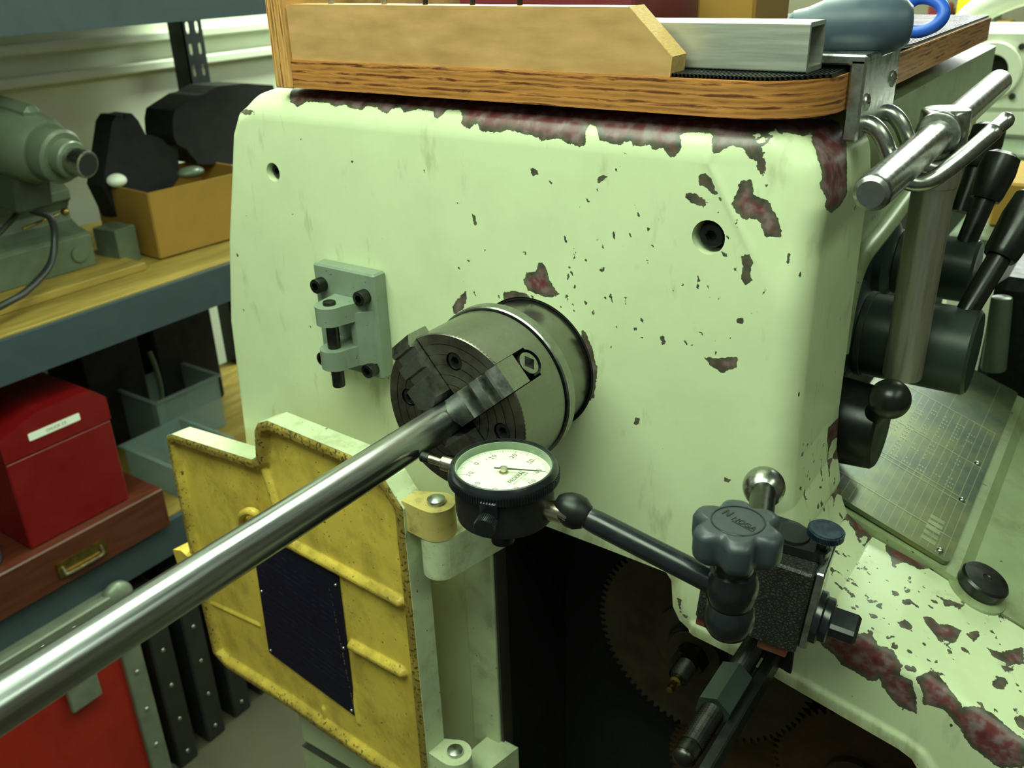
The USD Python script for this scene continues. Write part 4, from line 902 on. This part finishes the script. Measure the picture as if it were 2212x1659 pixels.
B('joint_ball', lathe([(0,8.2),(10.2,8.2),(11.4,6.6),(12.3,2.5),(12.4,-1),(11.6,-5.2),(9.4,-9),(6,-11.2),(2,-12.1),(0,-12.2)], JL, (0,0,1), 48), 'black_satin')
aA, aB = at(1268,1118,d=452), JU + np.array([-9.0,-3,1.0])
B('upper_arm', lathe([(0,0),(5.2,0.3),(5.6,1.2),(6.0,6),(6.2,np.linalg.norm(aB-aA)),(0,np.linalg.norm(aB-aA)+1)], aA, aB-aA, 40), 'black_satin')
# swivel clamp that grips the lug of the indicator
sd = unit(aA-aB); sc_ = aA + sd*2
swv = lathe([(0,0),(6.2,-1),(8.6,3),(9.0,7),(8.0,11),(6.0,14.5),(4.2,16.2),(0,16.6)], sc_-sd*1.0, sd, 36)
slot = obox(sc_+sd*13.5, np.array([sd, unit(np.cross((0,0,1),sd)), np.cross(sd, unit(np.cross((0,0,1),sd)))]), (7.5,14,1.6))
B('swivel_clamp', diff(swv, cyl(DC+[20,2,-13],DC+[41,3.6,-13],5.9,n=24), slot), 'black_oxide')
# ---------------------------------------------------------------- steel shelving on the left
XF = -900.0
sh = Thing('shelf_unit', 'blue grey steel shelving unit with plywood decks along the white wall', 'shelving', (-1120,400,-Z0))
S = sh.part
for z0, z1 in ((168,236),(-263,-203),(-650,-588)):
    S('beam', prism([(0,z0),(0,z1),(-10,z1),(-10,z1-4),(-38,z1-4),(-38,z1-8),(-4,z1-8),(-4,z0+4),(-20,z0+4),(-20,z0)], (XF,-700,0), (1,0,0),(0,0,1),(0,1,0), 1506), 'shelf_steel', smooth=False)
    S('beam', bx(-1345,-1305,-700,806,z0,z1-10,1), 'shelf_steel')
    S('deck', bx(-1345 if z0 < 100 else -1412,XF-12,-700,806,z1-9,z1+2.5,0.8), 'shelf_wood' if z0 < 100 else 'case_black')  # upper deck carried back to the wall to block lamp light below it
def post(x0, x1, y0, y1):
    slots = []
    fr = prism(sbox(0,0,46,1400).buffer(0).difference(unary_union([LineString([(a,40*k+14),(a,40*k+28)]).buffer(4.2,6) for k in range(34) for a in (12,34)])), (x1,y0,-Z0+30), (0,1,0),(0,0,1),(-1,0,0), 2.5)
    return cat(fr, bx(x0,x1,y0,y0+2.5,-Z0,400))
S('post', post(-1352,-1306,758,804), 'shelf_post', smooth=False); S('post', post(-950,-904,758,804), 'shelf_post', smooth=False)
dk = -200.5
one('shelf_board', bx(-1200,-989,-300,374,dk+0.2,dk+13,1.5), 'shelf_wood', 'loose wooden board lying on the middle shelf under the grey grinder', 'board')
# tool-post grinder
gr = Thing('grinder', 'green grey spindle grinder with stepped nose standing on the middle shelf', 'grinder', (-1090,200,dk+13)); G = gr.part
prof = [(-1180,0),(-1048,0),(-1047,50),(-1052,55),(-1075,60),(-1090,70),(-1094,86),(-1086,98),(-1078,104),(-1077,118),(-1086,126),(-1180,128)]
G('base_casting', prism(rpoly([(x,z+dk+13) for x,z in prof],2.5), (0,-100,0), (1,0,0),(0,0,1),(0,1,0), 425), 'machine_grey', smooth=40)
G('base_plug', cyl((-1048,300,dk+38),(-1044,300,dk+38),13,b=1,n=24), 'machine_grey')
n1, n0 = at(190,356,d=1225), at(-120,258,d=1310); sd_ = unit(n0-n1)
G('spindle_nose', lathe([(0,0),(6,0),(16,0),(18.5,1),(18.5,28),(0,28)], n1, sd_, 40), 'steel'); G('nose_bore', cyl(n1-sd_*0.4,n1+sd_*0.6,15,n=30), 'void')
G('nose_ring', lathe([(0,26),(24,26),(25.5,28),(25.5,44),(0,44)], n1, sd_, 44), 'machine_grey')
G('nose_flange', lathe([(0,43),(33,43),(37,46),(38,66),(34,74),(0,74)], n1, sd_, 48), 'machine_grey')
G('motor_body', lathe([(0,72),(40,72),(47,86),(49,110),(49,330),(40,340),(0,340)], n1, sd_, 56), 'machine_grey')
u_, v_, w_ = frame(sd_)
G('top_rail', obox(n1+sd_*180+v_*46, np.array([sd_,u_,v_]), (92,13,12), 7), 'machine_grey')
G('motor_bracket', obox(n1+sd_*150-v_*60, np.array([sd_,u_,v_]), (44,30,34), 6), 'machine_dark')
for a_, b_ in ((120,-14),(100,10),(88,-4)): G('bracket_screw', cyl(n1+sd_*a_-v_*40+u_*(-34), n1+sd_*a_-v_*40+u_*(-46), 5.5, n=16), 'brass')
G('belt_screw', cyl(n1+sd_*290+v_*52, n1+sd_*290+v_*70, 8, b=2, n=20), 'black_oxide')
one('power_cable', sweep(smoothpath([at(45,400,x=-1050),at(62,450,x=-1030),at(108,470,x=-1020),at(118,520,x=-1015),at(106,575,x=-1000),at(62,625,x=-965),at(20,652,x=-945),at(-60,690,x=-935)],8),5.2,12), 'rubber_cable', 'thick grey rubber cable looping down in front of the grinder', 'cable')
one('lead_wire', sweep(smoothpath([at(-10,512,x=-1040),at(30,470,x=-1045),at(62,430,x=-1050),at(58,395,x=-1055)],8),4.0,10), 'rubber_cable', 'thinner dark cable curving up at the far left beside the grinder', 'cable')
one('lever_pin', cat(cyl(at(48,495,x=-1035),at(128,462,x=-1035),2.2,n=12), ball(at(140,458,x=-1035),6,2)), 'brass', 'thin brass coloured lever rod with ball end on the grinder', 'rod')
one('steel_block', obox(at(268,525,x=-1050)+[-20,0,-4], rot((0,0,1),8).T, (26,21,30), 1.5), 'machine_grey', 'small grey steel block standing between the grinder and the cardboard box', 'block')
# cardboard box and the black castings in it
cb = Thing('cardboard_box', 'open brown cardboard box full of black castings on the middle shelf', 'box', (-1120,480,dk+2.5))
kx, ky = -1014, 418; th_ = math.radians(3.5); zt = -88.0; zb = dk+3
rx = np.array([math.sin(th_), math.cos(th_), 0]); lx = np.array([-math.cos(th_), math.sin(th_), 0]); cor = np.array([kx,ky,zb])
w_l, w_r, hh = 165, 210, zt-zb
for o, d, L in ((cor,rx,w_r),(cor,lx,w_l),(cor+rx*w_r,lx,w_l),(cor+lx*w_l,rx,w_r)):
    cb.part('box_side', obox(o+d*L/2+[0,0,hh/2], np.array([d,np.cross((0,0,1),d),(0,0,1)]), (L/2,1.6,hh/2), 0.4), 'cardboard')
cb.part('box_bottom', obox(cor+rx*w_r/2+lx*w_l/2+[0,0,1.5], np.array([rx,lx,(0,0,1)]), (w_r/2-1,w_l/2-1,1.2)), 'cardboard')
xc = -1142
sil = [at(*p,x=xc)[1:] for p in ((206,400),(226,262),(236,247),(250,246),(252,262),(255,246),(268,243),(282,258),(298,288),(318,292),(336,300),(346,312),(368,318),(372,380),(330,440),(240,470))]
one('slotted_casting', prism(Polygon(sil), (xc-25,0,0), (0,1,0),(0,0,1),(1,0,0), 46), 'void', 'black casting with slotted upright ear rising from the cardboard box', 'casting')
sil = [at(*p,x=-1150)[1:] for p in ((342,258),(346,236),(395,204),(412,200),(440,184),(500,178),(560,182),(575,340),(480,352),(398,350),(372,318),(352,308),(344,290))]
one('black_faceplate', prism(Polygon(sil).buffer(-2).buffer(2), (-1190,0,0), (0,1,0),(0,0,1),(1,0,0), 80), 'void', 'large black casting standing on the shelf behind the cardboard box', 'casting')
one('white_ball', ball(at(252,390,x=-1105),16,3,(1,1,0.7)), 'label_white', 'small white ball peeping over the dark box edge', 'ball')
one('pale_lump', ball(at(412,372,x=-1075),17,3,(1,1.5,0.6)), 'machine_grey', 'pale green lump inside the cardboard box near the lathe', 'casting part')
# lower shelf
d2 = -585.5
cs = Thing('wooden_case', 'long dark red wooden case with inset brass handle on the lower shelf', 'case', (-1000,60,d2))
cs.part('case_body', bx(-1040,-886,-420,256,d2,-516,2), 'mahogany')
hy = at(178,1206,x=-885.5)
gout = rpoly([(-40,-13),(40,-13),(40,13),(-40,13)],2); gin = rpoly([(-34,-9),(34,-9),(34,9),(-34,9)],8)
cs.part('handle_plate', prism(gout.difference(gin), hy+[0,0,0.5], (0,1,0),(0,0,1),(1,0,0), 2), 'brass')
cs.part('handle_bail', sweep(smoothpath([hy+[1,-32,4],hy+[4,-31,-6],hy+[5,-24,-9],hy+[5,24,-9],hy+[4,31,-6],hy+[1,32,4]],6),2.2,10), 'nickel')
cs.part('handle_recess', prism(gin, hy+[0.2,0,0.5], (0,1,0),(0,0,1),(1,0,0), 0.6), 'brass')
rb = Thing('red_box', 'bright red plastic box with sloping lid corners standing on the wooden case', 'box', (-970,130,-515.9))
y0_, y1_ = 46, 208
rb.part('box_body', bx(-1030,-905,y0_,y1_,-515.8,-376,2), 'red_plastic')
rb.part('box_lid', prism(rpoly([(y0_-1,-374),(y1_+1,-374),(y1_+1,-338),(y1_-20,-318),(y0_+60,-318),(y0_-1,-338)],1.0), (-1031,0,0), (0,1,0),(0,0,1),(1,0,0), 127), 'red_plastic')
lc = at(118,922,x=-903.6)
rb.part('box_label', prism(rpoly([(-39,-5.6),(39,-5.6),(39,5.6),(-39,5.6)],1.5), lc, (0,1,0),unit((0,-0.02,1)),(1,0,0), 0.6), 'label_white', label='white paper label strip')
rb.part('label_print', text_on('CHUCK 15', 4.4, lc+[0.6,2,0], (0,1,0), (0,0,1), depth=0.15), 'panel_dark', smooth=False)
one('blue_tin', cat(cyl((-930,-14,-515.9),(-930,-14,-470),28,b=6,n=36)), 'shelf_steel', 'small blue grey round tin at the left edge on the wooden case', 'tin')
for i, (p, s, lab) in enumerate((((-1010,375,d2),(70,60,64),'clear plastic bin nearest the yellow door on the lower shelf'),((-1150,470,d2),(60,70,110),'taller clear plastic bin behind the first one on the lower shelf'))):
    b_ = Thing('plastic_bin', lab, 'bin', p); x_, y_, z_ = p; a_, c_, h_ = s
    for q in (bx(x_-a_,x_+a_,y_-c_,y_-c_+2,z_+2,z_+h_), bx(x_-a_,x_+a_,y_+c_-2,y_+c_,z_+2,z_+h_), bx(x_-a_,x_-a_+2,y_-c_+2,y_+c_-2,z_+2,z_+h_), bx(x_+a_-2,x_+a_,y_-c_+2,y_+c_-2,z_+2,z_+h_)): b_.part('bin_side', q, 'clear_plastic')
    b_.part('bin_floor', bx(x_-a_,x_+a_,y_-c_,y_+c_,z_,z_+2), 'clear_plastic')
    b_.part('bin_rim', cat(bx(x_-a_-6,x_+a_+6,y_-c_-6,y_-c_,z_+h_-3,z_+h_), bx(x_-a_-6,x_+a_+6,y_+c_,y_+c_+6,z_+h_-3,z_+h_), bx(x_-a_-6,x_-a_,y_-c_,y_+c_,z_+h_-3,z_+h_), bx(x_+a_,x_+a_+6,y_-c_,y_+c_,z_+h_-3,z_+h_)), 'clear_plastic')
pd = diff(bx(-1150,-1138,235,330,d2,-440,1), cyl((-1160,285,-505),(-1130,285,-505),10,n=20))
one('drilled_plate', pd, 'machine_dark', 'grey drilled steel plate leaning upright behind the red box', 'plate')
one('hanging_hose', sweep(smoothpath([at(322,760,x=-1180),at(338,800,x=-1170),at(350,860,x=-1165),at(345,920,x=-1160),at(330,960,x=-1160)],6),5,10), 'machine_grey', 'thin grey hose hanging down behind the red box', 'hose')
one('orange_tag', bx(-1190,-1182,330,352,-360,-310,1), 'yellow_plastic', 'small orange tag in the shadow above the drilled plate', 'tag')
# floor level: red flight case and black panels
rc = Thing('flight_case', 'red flight case with riveted grey edging on the floor under the shelf', 'flight case', (-1060,0,-Z0))
y0_, y1_, zt_ = -260, 150, -640
rc.part('red_panel', bx(-1240,-884,y0_+6,y1_-6,-1076,zt_-4), 'red_case')
for nm, q in (('top_edging', bx(-1250,-876,y0_,y1_,zt_-34,zt_,2)),('bottom_edging', bx(-1250,-876,y0_,y1_,-1079.8,-1046,2)),('side_edging', bx(-910,-876,y1_-32,y1_+2,-1046,zt_-34,2)),('side_edging', bx(-910,-876,y0_-2,y0_+32,-1046,zt_-34,2))):
    rc.part(nm, q, 'case_edge')
for y in (y0_+30, -110, 10, 60, y1_-18):
    rc.part('rivet', ball((-876,y,zt_-17),4.5,2,(0.5,1,1)), 'zinc')
for z in (-720,-800,-880,-960): rc.part('rivet', ball((-876,y1_-15,z),4.5,2,(0.5,1,1)), 'zinc')
rc.part('corner_cap', ball((-886,y1_-10,zt_-14),26,3,(0.6,1,1)), 'case_edge'); rc.part('corner_cap', ball((-886,y1_-10,-1050),26,3,(0.6,1,1)), 'case_black')
rc.part('lid_clasp', bx(-878,-868,20,70,-790,-740,2), 'case_edge')
for i, y in enumerate((182,250,318,386)):
    bp = Thing('riveted_board', ('black riveted board next to the red flight case','second black riveted board from the red flight case','third black riveted board from the red flight case','black riveted board farthest from the red flight case')[i], 'board', (-1000,y,-Z0))
    bp.part('board_body', bx(-1240,-905-i*6,y,y+40,-Z0+0.2,-690-i*8,3), 'case_black')
    for k in range(5): bp.part('rivet', ball((-905-i*6,y+20,-740-k*78),4.0,2,(0.5,1,1)), 'zinc')

# ---------------------------------------------------------------- the workshop behind the lathe, upper right
def far(px, py, y): return at(px, py, y=y)
wb_ = Thing('far_bench', 'grey steel workbench in the background behind the lathe', 'workbench', (200,1500,-Z0))
tb = far(2150,305,1250)[2]
wb_.part('bench_top', bx(-100,900,1150,1900,tb-30,tb,3), 'machine_grey')
wb_.part('bench_apron', bx(-90,890,1156,1162,tb-150,tb-30,1), 'machine_dark')
for x in (-80,840):
    for y in (1170,1840): wb_.part('bench_leg', bx(x,x+50,y,y+50,-Z0,tb-30,1), 'machine_dark')
bench_c = far(2145,150,1300)
dh = Thing('dividing_head', 'white square machine head with a round bore on the far bench', 'machine head', (bench_c[0],1330,tb))
sz_ = 66
blk = diff(obox(bench_c+[0,40,0], rot((0,0,1),6).T, (sz_,60,sz_), 9), cyl(bench_c+[0,-60,0],bench_c+[0,60,0],25,n=40))
dh.part('head_block', blk, 'machine_white')
dh.part('bore', cyl(bench_c+[0,10,0],bench_c+[0,12,0],26,n=30), 'void')
dh.part('bore_ring', ring(bench_c+[0,-28,0],(0,1,0),27,46,12,40,2), 'machine_white')
for a in (45,135,225,315): dh.part('head_screw', cyl(bench_c+[54*math.cos(math.radians(a)),-24,54*math.sin(math.radians(a))],bench_c+[54*math.cos(math.radians(a)),-10,54*math.sin(math.radians(a))],5,n=14), 'dark_steel')
dh.part('head_foot', bx(bench_c[0]-95,bench_c[0]+80,1290,1420,tb,bench_c[2]-sz_+6,6), 'machine_white')
dh.part('guide_arm', sweep(smoothpath([bench_c+[-120,60,-80],bench_c+[-85,30,10],bench_c+[-40,30,88],bench_c+[60,40,128],bench_c+[180,60,135]],6),22,14), 'machine_white')
dh.part('side_flange', obox(bench_c+[-90,50,-30], rot((0,1,0),35).T, (14,40,60), 6), 'machine_white')
wc = far(2205,95,1420)
one('white_vise', cat(bx(bench_c[0]+90,bench_c[0]+260,1280,1420,tb,tb+70,8), bx(bench_c[0]+110,bench_c[0]+180,1290,1410,tb+70,tb+120,8)), 'machine_white', 'white machine vise beside the square head at the right edge', 'vise')
# coloured clutter on a far shelf
ys_ = 2300
cl0 = far(2075,40,ys_)
fs_ = Thing('far_shelf', 'grey shelf in the far background above the tray', 'shelf', (cl0[0],ys_,-Z0))
fs_.part('shelf_top', bx(-1200,1200,2250,2600,cl0[2]-70,cl0[2]-45), 'machine_dark'); fs_.part('shelf_back', bx(-1200,1200,2595,2605,-Z0,320), 'wall_far')
for x in (-1190,1150): fs_.part('shelf_leg', bx(x,x+40,2260,2590,-Z0,cl0[2]-70), 'machine_dark')
zs = cl0[2]-45
for nm, px, w, h, m_, lab, ct in (('yellow_tool',2085,40,95,'yellow_plastic','yellow handled tool far behind the blue scissors','tool'),('black_case',2062,70,60,'case_black','black case far behind the tray corner','case'),('red_bin',2028,50,80,'maroon','dark red bin far behind the blue scissors','bin'),('grey_tin',2130,60,75,'machine_grey','grey tin on the far shelf','tin'),('brown_carton',2165,55,40,'cardboard','low brown carton on the far shelf','carton'),('red_crate',1500,240,120,'maroon','dark red crate far behind the tray','crate'),('brown_crate',1250,160,110,'cardboard','brown crate far behind the tray','crate')):
    p = far(px, 40, 2330); dy = 95 if nm == 'black_case' else 0; one(nm, bx(p[0]-w/2,p[0]+w/2,2300+dy,2380+dy,zs+0.3,zs+h,6), m_, lab, ct)
# machine parts and pale cabinet seen between the black levers
pc = Thing('pale_cabinet', 'pale cabinet seen between the black levers', 'cabinet', (300,800,-Z0))
ct_ = at(2130,535,y=790)[2]
pc.part('cabinet_body', bx(120,330,790,1100,-Z0,ct_,6), 'machine_white')
pc.part('cabinet_top', bx(115,335,785,1105,ct_,ct_+14,3), 'machine_grey')
one('tan_carton', bx(150,300,840,990,ct_+14.5,at(2130,390,y=840)[2],3), 'cardboard', 'tan carton standing on the pale cabinet behind the levers', 'carton')
cg = at(2150,600,y=440); c1 = at(2240,860,y=440)
ag = Thing('carriage', 'dark lathe carriage in shadow at the right edge beyond the gearbox', 'carriage', (cg[0]+80,500,-300))
ag.part('apron', bx(cg[0],cg[0]+180,440,640,-300,cg[2],10), 'black_oxide')
ag.part('carriage_grip', cyl(at(2165,640,y=425), at(2145,800,y=425), 9, 11, b=3), 'machine_grey')
for i, (y, w_) in enumerate(((430,100),(590,120))):
    one('dark_backdrop_box', bx(-1330,-1200,y-w_/2-40,y+w_/2-20,d2+0.2,-300+i*20,4), 'void', ('added black box as dark backdrop on the lower shelf behind the plastic bins','second added black backdrop box on the lower shelf beyond the bins')[i], 'case')  # boxes added to darken the back of the lower shelf
one('dark_backdrop_drum', cyl((-1230,120,d2+0.3),(-1230,120,-330),70,b=6,n=30), 'void', 'added black drum shape as dark backdrop behind the red box', 'drum')  # added too, keeps the space behind the red box dark
